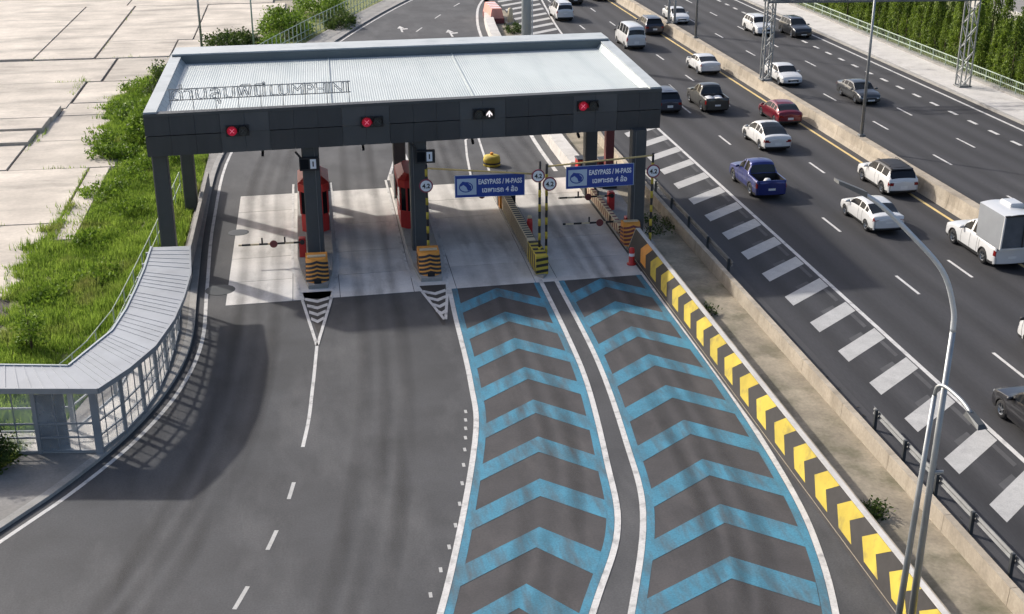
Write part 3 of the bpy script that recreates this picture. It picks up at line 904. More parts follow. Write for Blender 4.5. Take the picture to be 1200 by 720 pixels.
# fascia panels, front: two rows; plain lighter bays carry the signals
sig_s = [(-3.65 + 7.85) / 25.0, (2.64 + 7.85) / 25.0, (8.10 + 7.85) / 25.0, (13.33 + 7.85) / 25.0]
NP = 22
for k in range(NP):
    s0, s1 = k / NP + .0002, (k + 1) / NP - .0002
    sm = (s0 + s1) / 2
    lightb = any(abs(sm - q) < .042 for q in sig_s)
    m = 'fascia_light' if lightb else 'fascia'
    rows_ = ((ZB, ZT - 1.05), (ZT - 1.01, ZT - .13))
    if lightb: rows_ = ((ZB, ZT - 1.03), (ZT - 1.02, ZT - .13))
    for r, (z0, z1) in enumerate(rows_):
        d = (0.0015 if lightb else 0.0)
        a, b = cq(s0, -.004 + d), cq(s1, -.004 + d)
        c, e = cq(s1, .012), cq(s0, .012)
        inset = 0.12 if r == 0 else 0.0          # the lower row leans inwards
        vs = []
        for (p, z, io) in ((a, z0, inset), (b, z0, inset), (c, z0, 0), (e, z0, 0), (a, z1, inset * .1), (b, z1, inset * .1), (c, z1, 0), (e, z1, 0)):
            vs.append((p[0] - CO.x, p[1] - CO.y + io, z))
        MB().add(vs, [(0, 3, 2, 1), (4, 5, 6, 7), (0, 1, 5, 4), (1, 2, 6, 5), (2, 3, 7, 6), (3, 0, 4, 7)]).build('fascia_panel', m, can)
# fascia on the sides and rear
for s0, s1 in ((0.0, .010), (.990, 1.0)):
    for k in range(10):
        cbox(s0, s1, .013 + .972 * k / 10 + .0006, .013 + .972 * (k + 1) / 10 - .0006, ZB + .002, ZT - .02, 'fascia_panel', 'fascia')
for k in range(12):
    cbox(k / 12 + .0006, (k + 1) / 12 - .0006, .986, .996, ZB + .002, ZT + .5, 'fascia_panel', 'fascia')
# columns
def column(x, y, w, m='steel_grey', z1=ZB + .06, plate=True):
    mb = MB()
    b = .05
    h = w / 2
    poly = [(-h + b, -h), (h - b, -h), (h, -h + b), (h, h - b), (h - b, h), (-h + b, h), (-h, h - b), (-h, -h + b)]
    mb.prism([(x - CO.x + p[0], y - CO.y + p[1]) for p in poly], 0.0, z1)
    o = mb.build('column', m, can)
    return o
for x, y, w in ((-7.42, 61.1, .72), (-7.15, 70.9, .70), (-0.36, 61.35, .84), (4.86, 61.6, .84), (16.0, 61.45, .72), (15.45, 70.1, .70), (-0.30, 70.6, .7), (4.55, 70.8, .7)):
    column(x, y, w)
# signals hung on the fascia
def signal(x, zc, label, left_on, sym):
    s = (x + 7.85) / 25.0
    y = cq(s, 0)[1] - .13
    t = thing('lane_signal', label, 'traffic signal', (x, y, zc), math.atan2(1.5, 25.0), 'lane signals on the canopy fascia')
    t.scale = (.86, .86, .86)
    MB().bbox(-.62, .62, -.02, .07, -.30, .30, .01).build('housing', 'black', t)
    for sx, on in ((-.30, left_on), (.30, not left_on)):
        m = 'lamp_red' if (on and left_on) else 'lamp_off'
        a = MB().lathe([(0.0, -.055), (.24, -.05), (.27, -.025)], 'y', 20, (sx, 0, 0)).build('lens', m, t)
        v = MB()
        # hood over the lens
        n = 14; ring = []
        for q in range(n + 1):
            ang = math.pi * (-0.1 + 1.2 * q / n)
            ring.append((sx + .285 * math.cos(ang), .285 * math.sin(ang)))
        vs = [(p[0], -.02, p[1]) for p in ring] + [(p[0], -.24, p[1]) for p in ring]
        v.add(vs, [(q, q + 1, n + 2 + q, n + 1 + q) for q in range(n)]).build('visor', 'red' if (on and left_on) else 'black', t)
        sm = ('lamp_pink' if left_on else 'lamp_white') if on else 'lamp_ring'
        if sym == 'x' or not on:
            mb = MB()
            mb.bar((sx - .11, -.07, -.11), (sx + .11, -.07, .11), .055, .02); mb.bar((sx - .11, -.073, .11), (sx + .11, -.073, -.11), .055, .02)
            mb.build('symbol', sm, a)
        else:
            mb = MB()
            mb.add([(sx - .17, -.07, .0), (sx, -.07, .20), (sx + .17, -.07, .0), (sx + .17, -.07, -.12), (sx, -.07, .07), (sx - .17, -.07, -.12)], [(0, 5, 4, 1), (1, 4, 3, 2)])
            mb.bar((sx, -.072, -.17), (sx, -.072, .08), .08, .02)
            mb.build('symbol', sm, a)
    return t
signal(-3.65, 6.95, 'lit red lane signal on canopy fascia, leftmost of the four', True, 'x')
signal(2.66, 7.03, 'lit red lane signal on canopy fascia, second from the left', True, 'x')
signal(8.10, 7.13, 'lane signal on canopy fascia showing a white arrow', False, 'arrow')
signal(13.33, 7.26, 'lit red lane signal on canopy fascia, rightmost of the four', True, 'x')

# hollow steel letters on a rail above the front edge of the roof
let = thing('roof_lettering', 'hollow steel letters on rails above the left part of the canopy roof', 'lettering', (-6.6, 60.75, ZT))
let.rotation_euler = (0, 0, math.atan2(1.5, 25.0))
for nm, body, x, w, z, size in (('thai_lettering', 'ด่านลุมพินี', 0.0, 4.35, .46, .86), ('latin_lettering', 'LUMPHINI', 4.55, 3.7, .46, .70)):
    text_mesh(nm, body, size, 'letter', let, (x, -.03, z), outline=.016, width=w)
MB().bar((-.1, .04, .46), (8.35, .04, .46), .04).build('rail', 'letter', let)
MB().bar((-.1, .04, .97), (8.35, .04, .97), .04).build('rail', 'letter', let)
for k in range(9):
    x = -.05 + k * 1.04
    MB().bar((x, .12, -.22), (x, .12, 1.0), .03).build('strut', 'letter', let)

# ================================================================ TOLL ISLANDS
def island(name, label, poly, z=0.20):
    cx = sum(p[0] for p in poly) / len(poly); y0 = min(p[1] for p in poly)
    t = thing(name, label, 'traffic island', (cx, y0, 0))
    Q = [(p[0] - cx, p[1] - y0) for p in poly]
    MB().prism(Q, 0.0, z).build('kerbed_base', 'kerb', t)
    return t
i1 = [(-1.30, 75.5), (-1.30, 61.5), (-1.1, 59), (-.8, 57.0), (.1, 57.0), (.35, 59), (.45, 61.5), (.45, 75.5)]
island('toll_island', 'concrete toll island under the booth nearest the walkway', i1)
i2 = [(4.2, 75.7), (4.2, 62), (4.3, 59), (4.5, 57.1), (5.5, 57.1), (5.6, 59), (5.75, 62), (5.75, 75.7)]
island('toll_island', 'concrete toll island under the booth with the round height sign', i2)
i3 = [(9.95, 74.5), (9.85, 66), (9.95, 57.2), (10.3, 56.6), (10.65, 57.2), (10.75, 66), (10.75, 74.5)]
island('toll_island', 'narrow concrete island with striped walls between the two blue lanes', i3, .16)
i4 = [(15.35, 73), (15.3, 66), (15.25, 60.2), (16.9, 60.2), (17.0, 66), (17.1, 73)]
island('toll_island', 'concrete island under the rightmost canopy column', i4, .16)
# white outline and chevron hatching ahead of islands one and two
def vlines(pl, pr):
    for pts in (pl, pr):
        stripe(pts, .13, .024 if False else .0245, 'island_line', 'white_paint', road)
vlines(smooth_curve([(-1.55, 75), (-1.56, 62), (-1.35, 58.1), (-.52, 50.2)], 24), smooth_curve([(.66, 75), (.68, 62), (.45, 57.6), (-.50, 50.2)], 24))
vlines(smooth_curve([(3.95, 75), (3.98, 62), (4.15, 57.6), (5.08, 52.2)], 24), smooth_curve([(6.02, 75), (6.02, 62), (5.70, 56.8), (5.14, 52.2)], 24))
for k in range(4):
    for cx, hw_, y0, sl in ((-.42, .56, 55.9, 1.0), (5.0, .52, 56.0, 1.0)):
        y = y0 - .82 * k; w = hw_ * (1 - k * .17); cxx = cx + (0.02 * k if cx > 1 else -.01 * k)
        mb = MB()
        mb.add([(cxx - w, y, .02), (cxx, y - .38, .02), (cxx, y - .74, .02), (cxx - w, y - .36, .02)], [(0, 3, 2, 1)])
        mb.add([(cxx, y - .38, .0202), (cxx + w, y, .0202), (cxx + w, y - .36, .0202), (cxx, y - .74, .0202)], [(0, 3, 2, 1)])
        mb.build('island_chevron', 'white_paint', road)
for cx in (-.42, 5.0):
    MB().sheet([(cx - .68, 56.6), (cx + .68, 56.6), (cx + .06, 51.6), (cx - .06, 51.6)], .016).build('black_tip', 'black_paint', road)

# crash cushions with chevron stripes
def cushion(label, x, y, w, h, top, stripes, c1, c2, lean=.70, depth=.8):
    t = thing('crash_cushion', label, 'crash cushion', (x, y, 0.0))
    hwid = w / 2; bul = .36
    def fp(u, v, off=0.0):
        """u across -1..1, v up the sloped, rounded face"""
        y_ = lean * v ** 1.15 + bul * abs(u) ** 2.2; z_ = .16 + (h - .16) * v
        l = math.hypot(lean, h - .16)
        return (u * hwid * (1 - .04 * v), y_ - (h - .16) / l * off, z_ + lean / l * off)
    nu, nv = 8, 8
    mb = MB(); vs = []
    for j in range(nv + 1):
        for i in range(nu + 1): vs.append(fp(-1 + 2 * i / nu, j / nv))
    fs = [(j * (nu + 1) + i, j * (nu + 1) + i + 1, (j + 1) * (nu + 1) + i + 1, (j + 1) * (nu + 1) + i) for j in range(nv) for i in range(nu)]
    o = len(vs); yb = lean + depth + bul
    vs += [(-hwid, yb, .16), (hwid, yb, .16), (hwid * .96, yb, h), (-hwid * .96, yb, h)]
    T = nv * (nu + 1)
    fs.append(tuple([T + i for i in range(nu + 1)] + [o + 2, o + 3]))
    fs.append(tuple([j * (nu + 1) for j in range(nv, -1, -1)] + [o, o + 3]))
    fs.append(tuple([j * (nu + 1) + nu for j in range(nv + 1)] + [o + 2, o + 1]))
    mb.add(vs, fs).build('cushion_body', c1, t)
    for k in range(stripes):
        v0 = .02 + k / stripes * .86; dv = .50 / stripes; up = .16
        vs = []; n = 8
        for i in range(n + 1):
            u = -1 + 2 * i / n
            vv = v0 + up * (1 - abs(u))
            vs += [fp(u, min(1, vv), .012), fp(u, min(1, vv + dv), .012)]
        MB().add(vs, [(2 * i, 2 * i + 2, 2 * i + 3, 2 * i + 1) for i in range(n)]).build('stripe', c2, t)
        for sx in (-1, 1):
            a = fp(sx, v0); b = fp(sx, v0 + dv)
            xx = sx * (hwid + .006)
            q = [(xx, a[1] + .01, a[2]), (xx, yb - .06, a[2] - .1), (xx, yb - .06, b[2] - .1), (xx, b[1] + .01, b[2])]
            MB().add(q, [(0, 1, 2, 3)] if sx > 0 else [(3, 2, 1, 0)]).build('stripe', c2, t)
    MB().box(-hwid * .8, hwid * .8, lean + bul + .05, lean + bul + .3, h + .002, h + .05).build('top_strip', top, t)
    MB().box(-.17, .17, -.06, -.005, .22, .42).build('reflector', 'black', t)
    return t
cushion('orange and black striped crash cushion on the island nearest the walkway', -.36, 57.2, 1.08, 1.12, 'cream_paint', 5, 'orange_paint', 'black_paint')
cushion('orange and black striped crash cushion below the round height sign', 5.0, 57.3, 1.06, 1.12, 'cream_paint', 5, 'orange_paint', 'black_paint')
cushion('red and cream striped crash cushion at the start of the chevron wall', 15.62, 59.98, .92, 1.25, 'cream_paint', 5, 'orange_paint', 'red_brown', lean=.4, depth=.5)

# traffic cylinder standing before the right cushion
cy = thing('traffic_cylinder', 'small red traffic cylinder at the foot of the chevron wall', 'traffic post', (14.95, 57.9, 0.01))
MB().lathe([(0, 0), (.22, 0), (.24, .06), (.15, .08), (.13, .8), (.11, .86), (0, .88)], n=16).build('post', 'red', cy, True)
MB().lathe([(.148, .45), (.146, .60)], n=16).build('band', 'sign_white', cy)

# booths
def booth(label, x, y, w, d, h):
    t = thing('toll_booth', label, 'toll booth', (x, y, .2))
    hw_ = w / 2; c = .32
    def poly(e=0.0): return [(-hw_ + c - e, -e), (hw_ - c + e, -e), (hw_ + e, c), (hw_ + e, d - c), (hw_ - c + e, d + e), (-hw_ + c - e, d + e), (-hw_ - e, d - c), (-hw_ - e, c)]
    MB().prism(poly(), 0.0, .95).build('lower_wall', 'red', t)
    MB().prism(poly(-.04), .95, h - .55).build('cabin_core', 'black', t)
    P = poly()
    for k in range(8):
        a, b = P[k], P[(k + 1) % 8]
        MB().bar((a[0], a[1], .95), (a[0], a[1], h - .55), .09).build('mullion', 'red', t)
        m = MB()
        m.add([(a[0], a[1], .98), (b[0], b[1], .98), (b[0], b[1], h - .58), (a[0], a[1], h - .58)], [(0, 1, 2, 3)])
        m.build('window', 'dark_glass', t)
    MB().prism(poly(.10), h - .55, h - .15).build('fascia', 'red', t)
    Q = poly(.10); n = 8
    vs = [(p[0], p[1], h - .15) for p in Q] + [(p[0] * .55, d / 2 + (p[1] - d / 2) * .75, h + .12) for p in Q]
    MB().add(vs, [(k, (k + 1) % n, n + (k + 1) % n, n + k) for k in range(n)] + [tuple(range(n, 2 * n))]).build('roof', 'red', t)
    MB().box(hw_ * .2, hw_ + .02, d * .45, d * .62, .0, 1.9).build('door', 'red_brown', t)
    return t
booth('red toll booth with dark windows behind the column nearest the walkway', -.33, 65.0, 1.42, 3.2, 2.75)
booth('red toll booth beside the column with the round height sign', 4.86, 64.8, 1.40, 3.4, 2.8)

# lane number boards on the two booth columns
def lane_board(label, x, y, z):
    t = thing('lane_board', label, 'display board', (x, y, z))
    MB().bbox(-.47, .47, -.10, .10, -.32, .32, .02).build('cabinet', 'black', t)
    MB().box(.05, .33, -.112, -.102, -.23, .24).build('number_panel', 'sign_white', t)
    MB().box(.16, .22, -.118, -.113, -.12, .13).build('numeral', 'black', t)
    MB().bar((-.40, 0, .32), (-.62, 0, .62), .12, .09).build('camera_arm', 'black', t)
    MB().box(-.42, -.02, -.108, -.102, -.24, .24).build('screen', 'dark_glass', t)
    return t
lane_board('black lane board with white panel on the column nearest the walkway', -.44, 60.78, 5.05)
lane_board('black lane board with white panel on the column with round sign', 5.2, 61.03, 5.10)

# small cameras under the front edge of the canopy and cable conduits down two columns
for k, (x, lab) in enumerate(((-2.6, 'small dark camera under the canopy edge over the walkway lane'), (2.2, 'small dark camera under the canopy edge over the second lane'),
                              (7.6, 'small dark camera under the canopy edge over the left blue lane'), (13.0, 'small dark camera under the canopy edge over the right blue lane'))):
    yv = cq((x + 7.85) / 25.0, 0)[1] + .55
    t = thing('security_camera', lab, 'camera', (x, yv, ZB + .04))
    MB().tube([(0, 0, 0), (0, 0, -.22)], .025, 8).build('bracket', 'steel_grey', t)
    MB().bar((0, .16, -.24), (0, -.22, -.34), .12, .11).build('camera_body', 'black', t)
    MB().lathe([(0, -.03), (.045, -.03), (.045, 0)], 'y', 12, (0, -.22, -.34)).build('lens', 'dark_glass', t)
for x, y in ((-.36 + .2, 61.35 - .44), (4.86 - .25, 61.6 - .44), (16.0 - .2, 61.45 - .38)):
    MB().tube([(x - CO.x, y - CO.y, .2), (x - CO.x, y - CO.y, ZB)], .022, 6).build('conduit', 'galv_dull', can)
# ================================================================ HEIGHT GAUGES AND SIGNS
def band_pole(t, x, y, z1, r=.062):
    p = MB().tube([(x, y, 0), (x, y, z1)], r, 10).build('post', 'black_paint', t, True)
    z = .1; 
    while z + .36 < z1:
        MB().tube([(x, y, z), (x, y, z + .36)], r + .006, 10).build('yellow_band', 'yellow_paint', p, True)
        z += .72
    return p
def height_disc(t, x, y, z, r=.37):
    d = MB().lathe([(0, -.02), (r, -.02), (r, .02), (0, .02)], 'y', 26, (x, y, z)).build('height_disc', 'sign_red', t)
    MB().lathe([(0, -.026), (r * .80, -.026), (r * .80, -.02)], 'y', 26, (x, y, z)).build('disc_face', 'sign_white', d)
    text_mesh('numeral', '4.2', r * .92, 'black', d, (x - r * .56, y - .034, z - r * .32), width=r * 1.12, bold=.008)
    return d
g1 = thing('height_gauge', 'yellow and black height gauge frame over the left blue lane', 'height gauge', (5.12, 58.9, 0))
band_pole(g1, 0, .95, 5.0)
band_pole(g1, 5.22, -1.0, 5.45)
MB().tube([(0, .95, 4.82), (5.22, -1.0, 4.82)], .045, 8).build('crossbar', 'yellow_line', g1, True)
height_disc(g1, -.04, .82, 3.98, .34); height_disc(g1, 5.12, -1.13, 4.78, .32)
g2 = thing('height_gauge', 'yellow and black height gauge frame over the right blue lane', 'height gauge', (10.70, 58.05, 0))
band_pole(g2, 0, 0, 5.25)
band_pole(g2, 5.50, 1.15, 5.25)
MB().tube([(0, 0, 5.14), (5.50, 1.15, 5.14)], .045, 8).build('crossbar', 'yellow_line', g2, True)
height_disc(g2, .12, -.14, 4.32, .34); height_disc(g2, 5.5, 1.02, 4.38, .34)

def lane_sign(label, x, y, z0, w, h, rz, hang):
    t = thing('lane_sign', label, 'sign', (x, y, z0), rz)
    MB().bbox(0, w, -.03, .03, 0, h, .006).build('panel', 'sign_blue', t)
    fr = MB()
    e = .028
    for a, b in (((0, 0), (w, 0)), ((0, h), (w, h)), ((0, 0), (0, h)), ((w, 0), (w, h))):
        fr.bar((a[0], -.034, a[1]), (b[0], -.034, b[1]), e, .012)
    fr.build('border', 'sign_pale', t)
    x0, x1, zz0, zz1 = .10, .10 + h * .86, .12, h - .16
    pic = MB().box(x0, x1, -.040, -.031, zz0, zz1).build('pictogram_panel', 'sign_pale', t)
    # hand holding a pass: dark bent arm and round palm on the pale panel
    cx, cz = (x0 + x1) / 2, (zz0 + zz1) / 2
    MB().add([(cx - .36, -.043, cz + .10), (cx - .20, -.043, cz + .27), (cx + .02, -.043, cz + .22), (cx + .22, -.043, cz + .02), (cx + .20, -.043, cz - .16),
              (cx + .05, -.043, cz - .20), (cx - .02, -.043, cz - .02), (cx - .16, -.043, cz + .10), (cx - .30, -.043, cz + .02)], [tuple(range(9))]).build('pictogram', 'sign_blue', pic)
    ring = MB()
    n = 22
    for k in range(n):
        a0, a1 = 2 * math.pi * k / n, 2 * math.pi * (k + 1) / n
        ring.add([(cx - .04 + .34 * math.cos(a0), -.045, cz - .02 + .26 * math.sin(a0)), (cx - .04 + .34 * math.cos(a1), -.045, cz - .02 + .26 * math.sin(a1)),
                  (cx - .04 + .29 * math.cos(a1), -.045, cz - .02 + .21 * math.sin(a1)), (cx - .04 + .29 * math.cos(a0), -.045, cz - .02 + .21 * math.sin(a0))], [(0, 3, 2, 1)])
    ring.build('pictogram', 'sign_blue', pic)
    text_mesh('lettering', 'EASYPASS / M-PASS', .34, 'sign_white', t, (x1 + .10, -.036, h * .58), width=w - x1 - .22, bold=.010)
    text_mesh('lettering', 'เฉพาะรถ 4 ล้อ', .34, 'sign_white', t, (x1 + .28, -.036, h * .20), width=(w - x1) * .74, bold=.010)
    for xx in (w * .25, w * .75):
        MB().bar((xx, .045, h), (xx, .045, h + hang), .035).build('hanger', 'galv_dull', t)
    return t
lane_sign('blue electronic pass sign hanging over the left blue lane', 6.40, 58.93, 3.56, 3.36, 1.08, -.02, .16)
lane_sign('blue electronic pass sign hanging over the right blue lane', 11.66, 58.16, 3.96, 3.36, 1.08, .055, .12)

# ================================================================ ISLAND FURNITURE
def striped_wall(label, x0, y0, x1, y1, w, h, c1, c2, step=.42, lean=.30):
    d = Vector((x1 - x0, y1 - y0, 0)); L = d.length
    t = thing('striped_wall', label, 'barrier', (x0, y0, .14), math.atan2(d.y, d.x) - math.pi / 2)
    MB().bbox(-w / 2, w / 2, 0, L, 0, h, .03).build('wall_body', c1, t)
    y = .05
    while y + step * .5 + lean < L:
        q = [(-w / 2 - .006, y, .02), (-w / 2 - .006, y + step * .5, .02), (-w / 2 - .006, y + step * .5 + lean, h - .035), (-w / 2 - .006, y + lean, h - .035)]
        q2 = [(w / 2 - .03, y + lean, h + .004), (w / 2 - .03, y + lean + step * .5, h + .004), (-w / 2 + .03, y + lean + step * .5, h + .004), (-w / 2 + .03, y + lean, h + .004)]
        MB().add(q + q2, [(0, 3, 2, 1), (4, 5, 6, 7)]).build('stripe', c2, t)
        y += step
    for k in range(3):
        z = .04 + k * h * .32
        MB().add([(-w / 2, -.006, z), (w / 2, -.006, z + .08), (w / 2, -.006, z + .08 + h * .16), (-w / 2, -.006, z + h * .16)], [(0, 1, 2, 3)]).build('stripe', c2, t)
    return t
striped_wall('long low wall with fine black and tan stripes between the blue lanes', 10.22, 59.4, 10.15, 67.6, .42, .92, 'cream_paint', 'black_paint', .36, .3)
striped_wall('short yellow and black nose block at the tip of the narrow island', 10.30, 56.9, 10.27, 59.2, .60, .92, 'yellow_paint', 'black_paint', .55, .3)
striped_wall('low red and cream striped wall leading to the rightmost column', 15.45, 62.2, 15.35, 71.4, .30, .5, 'cream_paint', 'red_brown', .52, .3)

def barrier_arm(label, x, y, length, dirx, housing, z=1.0, c2='black_paint'):
    t = thing('barrier_arm', label, 'barrier', (x, y, .15))
    MB().bbox(-.17, .17, -.2, .2, 0, 1.02, .03).build('housing', housing, t)
    MB().lathe([(0, 0), (.12, 0), (.12, .1), (0, .1)], 'y', 12, (0, -.3, z - .15)).build('pivot', 'black', t)
    xs = 0.0; k = 0
    while xs < length - .01:
        e = min(xs + .42, length)
        MB().box(min(dirx * xs, dirx * e) , max(dirx * xs, dirx * e), -.275, -.225, z - .19, z - .10).build('arm_segment', c2 if k % 2 == 0 else 'cream_paint', t)
        xs = e; k += 1
    c = dirx * length * .45
    MB().lathe([(.0, -.02), (.19, -.02), (.19, .02), (0, .02)], 'y', 16, (c, -.32, z - .14)).build('stop_disc', 'red_brown', t)
    for s in (-.55, .55):
        MB().box(c + s - .04, c + s + .04, -.28, -.22, z - .1, z + .18).build('flap', 'black', t)
    return t
barrier_arm('thin boom barrier closing the lane nearest the walkway', -1.02, 61.3, 3.1, -1, 'red')
barrier_arm('striped boom barrier reaching over the left blue lane', 10.0, 67.9, 2.6, -1, 'orange_paint')
barrier_arm('striped boom barrier reaching over the right blue lane', 15.75, 62.0, 3.5, -1, 'red')
barrier_arm('second boom barrier farther back over the right blue lane', 15.9, 66.6, 3.0, -1, 'red')
def cabinet(name, label, cat, x, y, w, d, h, m, m2, z=.16):
    t = thing(name, label, cat, (x, y, z))
    MB().bbox(-w / 2, w / 2, -d / 2, d / 2, 0, h, .03).build('cabinet', m, t)
    MB().box(-w * .36, w * .36, -d / 2 - .012, -d / 2 - .002, h * .55, h * .9).build('screen', m2, t)
    MB().box(-w * .36, w * .36, -d / 2 - .012, -d / 2 - .002, h * .1, h * .48).build('door', m, t)
    MB().bbox(-w * .55, w * .55, -d * .58, d * .55, h + .002, h + .06, .02).build('hood', m2, t)
    return t
cabinet('payment_cabinet', 'red equipment cabinet on the right island behind the blue sign', 'cabinet', 15.6, 72.2, 1.0, .8, 1.45, 'red', 'black')
cabinet('payment_cabinet', 'dark equipment cabinet beside the red one on the right island', 'cabinet', 16.75, 72.0, .8, .7, 1.4, 'red_brown', 'black')
cabinet('reader_post', 'slim black reader cabinet on the narrow island, left of the pair', 'reader', 9.98, 68.4, .34, .3, 1.5, 'black', 'steel_grey')
cabinet('reader_post', 'slim black reader cabinet on the narrow island, right of the pair', 'reader', 10.62, 68.3, .36, .3, 1.7, 'black', 'steel_grey')
ex = thing('fire_post', 'small red post with cream cap on the narrow island', 'post', (10.66, 62.6, .16))
MB().lathe([(0, 0), (.16, 0), (.15, .9), (.1, 1.0), (0, 1.0)], n=14).build('post', 'red', ex, True)
MB().lathe([(0, 1.0), (.12, 1.0), (.10, 1.14), (0, 1.17)], n=14).build('cap', 'cream_paint', ex, True)
rp = thing('steel_post', 'reddish brown steel post behind the rightmost column', 'post', (16.75, 70.9, 0))
MB().box(-.24, .24, -.24, .24, 0, 5.86).build('shaft', 'red_brown', rp)
MB().bbox(-.42, .42, -.42, .42, 0.0, .5, .04).build('footing', 'black_paint', rp)
MB().bbox(-.34, .34, -.34, .34, 5.2, 5.4, .04).build('collar', 'steel_grey', rp)
yd = thing('crash_drum', 'yellow crash drum beyond the canopy at the end of the narrow island', 'crash drum', (10.75, 77.3, 0.0))
MB().lathe([(0, 0), (.5, 0), (.55, .1), (.52, .5), (.55, .55), (.5, 1.0), (.3, 1.1), (0, 1.12)], n=20).build('drum', 'yellow_paint', yd, True); yd.scale = (1, 1, .62)
MB().lathe([(.545, .25), (.54, .42)], n=20).build('band', 'black_paint', yd)
MB().lathe([(.10, 1.1), (.10, 1.35), (0, 1.38)], n=10).build('knob', 'orange_paint', yd)
rb = thing('water_barrier', 'faded red plastic barrier block at the far ramp nose', 'barrier', (18.9, 131.5, .05))
MB().add([(-.7, -.5, .55), (.7, -.5, .55), (.7, 5.0, .55), (-.7, 5.0, .55), (-.5, -.3, 1.5), (.5, -.3, 1.5), (.5, 4.8, 1.5), (-.5, 4.8, 1.5)],
         [(0, 3, 2, 1), (4, 5, 6, 7), (0, 1, 5, 4), (1, 2, 6, 5), (2, 3, 7, 6), (3, 0, 4, 7)]).build('block', 'salmon', rb)
MB().bbox(-.75, .75, -.55, 5.05, 0, .55, .04).build('base', 'red_brown', rb)
for k in range(4):
    MB().box(-.5, .5, .2 + k * 1.2, .6 + k * 1.2, 1.502, 1.52).build('white_band', 'sign_white', rb)
mp_ = thing('marker_post', 'pale concrete marker post on the earth by the far ramp nose', 'post', (20.2, 130.6, .05))
MB().lathe([(0, 0), (.30, 0), (.24, 1.5), (.18, 1.62), (0, 1.66)], n=12).build('shaft', 'cream_paint', mp_, True)
MB().bbox(-.5, .5, -.5, .5, 0, .22, .03).build('footing', 'concrete_wall', mp_)

# ================================================================ FENCES
def rail_fence(name, label, pts, h, m, step, rails=(1.0, .5), pr=.03, cat='fence', picket=0.0):
    t = thing(name, label, cat, (pts[0][0], pts[0][1], 0))
    o = np.array(pts[0])
    P = [np.array(p) - o for p in pts]
    cum = [0]
    for i in range(len(P) - 1): cum.append(cum[-1] + np.linalg.norm(P[i + 1] - P[i]))
    def at(d): return (float(np.interp(d, cum, [p[0] for p in P])), float(np.interp(d, cum, [p[1] for p in P])))
    d = 0
    while d <= cum[-1]:
        a = at(d); MB().tube([(a[0], a[1], -.05), (a[0], a[1], h)], pr, 6).build('post', m, t); d += step
    for r in rails:
        MB().tube([(*at(q), h * r) for q in np.linspace(0, cum[-1], max(2, int(cum[-1] / 1.5)))], pr * .8, 6).build('rail', m, t)
    if picket:
        d = 0; mb = MB()
        while d <= cum[-1]:
            a = at(d); mb.bar((a[0], a[1], h * rails[-1]), (a[0], a[1], h * rails[0]), .018); d += picket
        tag(mb.build('pickets', m, t), kind='stuff')
    return t
rail_fence('tube_fence', 'pale tube fence along the grass behind the curved walkway', [(-8.0, 74), (-8.2, 68), (-8.45, 62), (-8.7, 57), (-8.95, 52.5), (-9.6, 48.6), (-10.6, 45.8)], 1.35, 'fence_green', 2.4)
rail_fence('picket_fence', 'pale green picket fence beyond the canopy at the far ramp', [(-5.4, 110), (-3.3, 117), (0.2, 127.5), (3.6, 137), (8.0, 150)], 1.75, 'fence_green', 1.15, (1.0, .45, .1), .045)
rail_fence('picket_fence', 'pale fence along the verge below the columnar trees', [(52.9, 60), (52.9, 190)], 1.25, 'fence_green', 2.3, (1.0, .62, .1), .055, picket=.28)
struct(MB().box(52.6, 53.2, -40, 300, .17, .34).build('verge_wall', 'kerb'))
barrier_profile('far_barrier', 'white roadside barrier beyond the columnar trees at top right', 'barrier', [(71.9, 0), (71.95, .85), (72.2, .85), (72.3, 0)], 70, 190, 'concrete_white', 20)

# ================================================================ COVERED WALKWAY
sh = thing('covered_walkway', 'curved grey covered walkway with glazed sides beside the toll road', 'walkway', (-8.0, 48, .12))
SO = (-8.0, 48)
near = [(-22, 42.9), (-11.4, 41.65), (-7.85, 41.05), (-7.0, 42.65), (-6.3, 44.5), (-5.85, 47.0), (-5.66, 49.5), (-5.60, 52.3), (-5.90, 55.95)]
far = [(-22, 44.9), (-11.7, 43.7), (-9.15, 43.2), (-8.55, 44.9), (-8.05, 46.3), (-7.8, 48.5), (-7.68, 50.8), (-7.6, 53.2), (-7.60, 56.05)]
ZR = 2.68
for i in range(len(near) - 1):
    a, b, c, d = near[i], near[i + 1], far[i + 1], far[i]
    mb = MB()
    P = [(p[0] - SO[0], p[1] - SO[1]) for p in (a, b, c, d)]
    g = .004
    mb.prism(P, ZR - .12, ZR)
    o = mb.build('roof_panel', 'shelter_roof', sh)
    # standing ribs
    nr = 8 if i < 2 else 6
    if i == 0: nr = 18
    rb_ = MB()
    for k in range(1, nr):
        u = k / nr
        p = np.array(P[0]) * (1 - u) + np.array(P[1]) * u; q = np.array(P[3]) * (1 - u) + np.array(P[2]) * u
        rb_.bar((p[0], p[1], ZR + .008), (q[0], q[1], ZR + .008), .035, .02)
    tag(rb_.build('ribs', 'shelter_roof', o), kind='stuff')
    # eaves
    MB().bar((P[0][0], P[0][1], ZR - .06), (P[1][0], P[1][1], ZR - .06), .07, .20).build('eaves', 'shelter_frame', sh)
    MB().bar((P[3][0], P[3][1], ZR - .03), (P[2][0], P[2][1], ZR - .03), .08, .16).build('eaves', 'parapet', sh)
base_n = [(-16, 42.55), (-12.4, 42.15), (-10.2, 41.88), (-8.15, 41.62), (-7.45, 43.1), (-6.95, 44.7), (-6.62, 46.4), (-6.45, 48.3), (-6.38, 50.3), (-6.36, 52.4), (-6.48, 54.2), (-6.62, 55.6)]
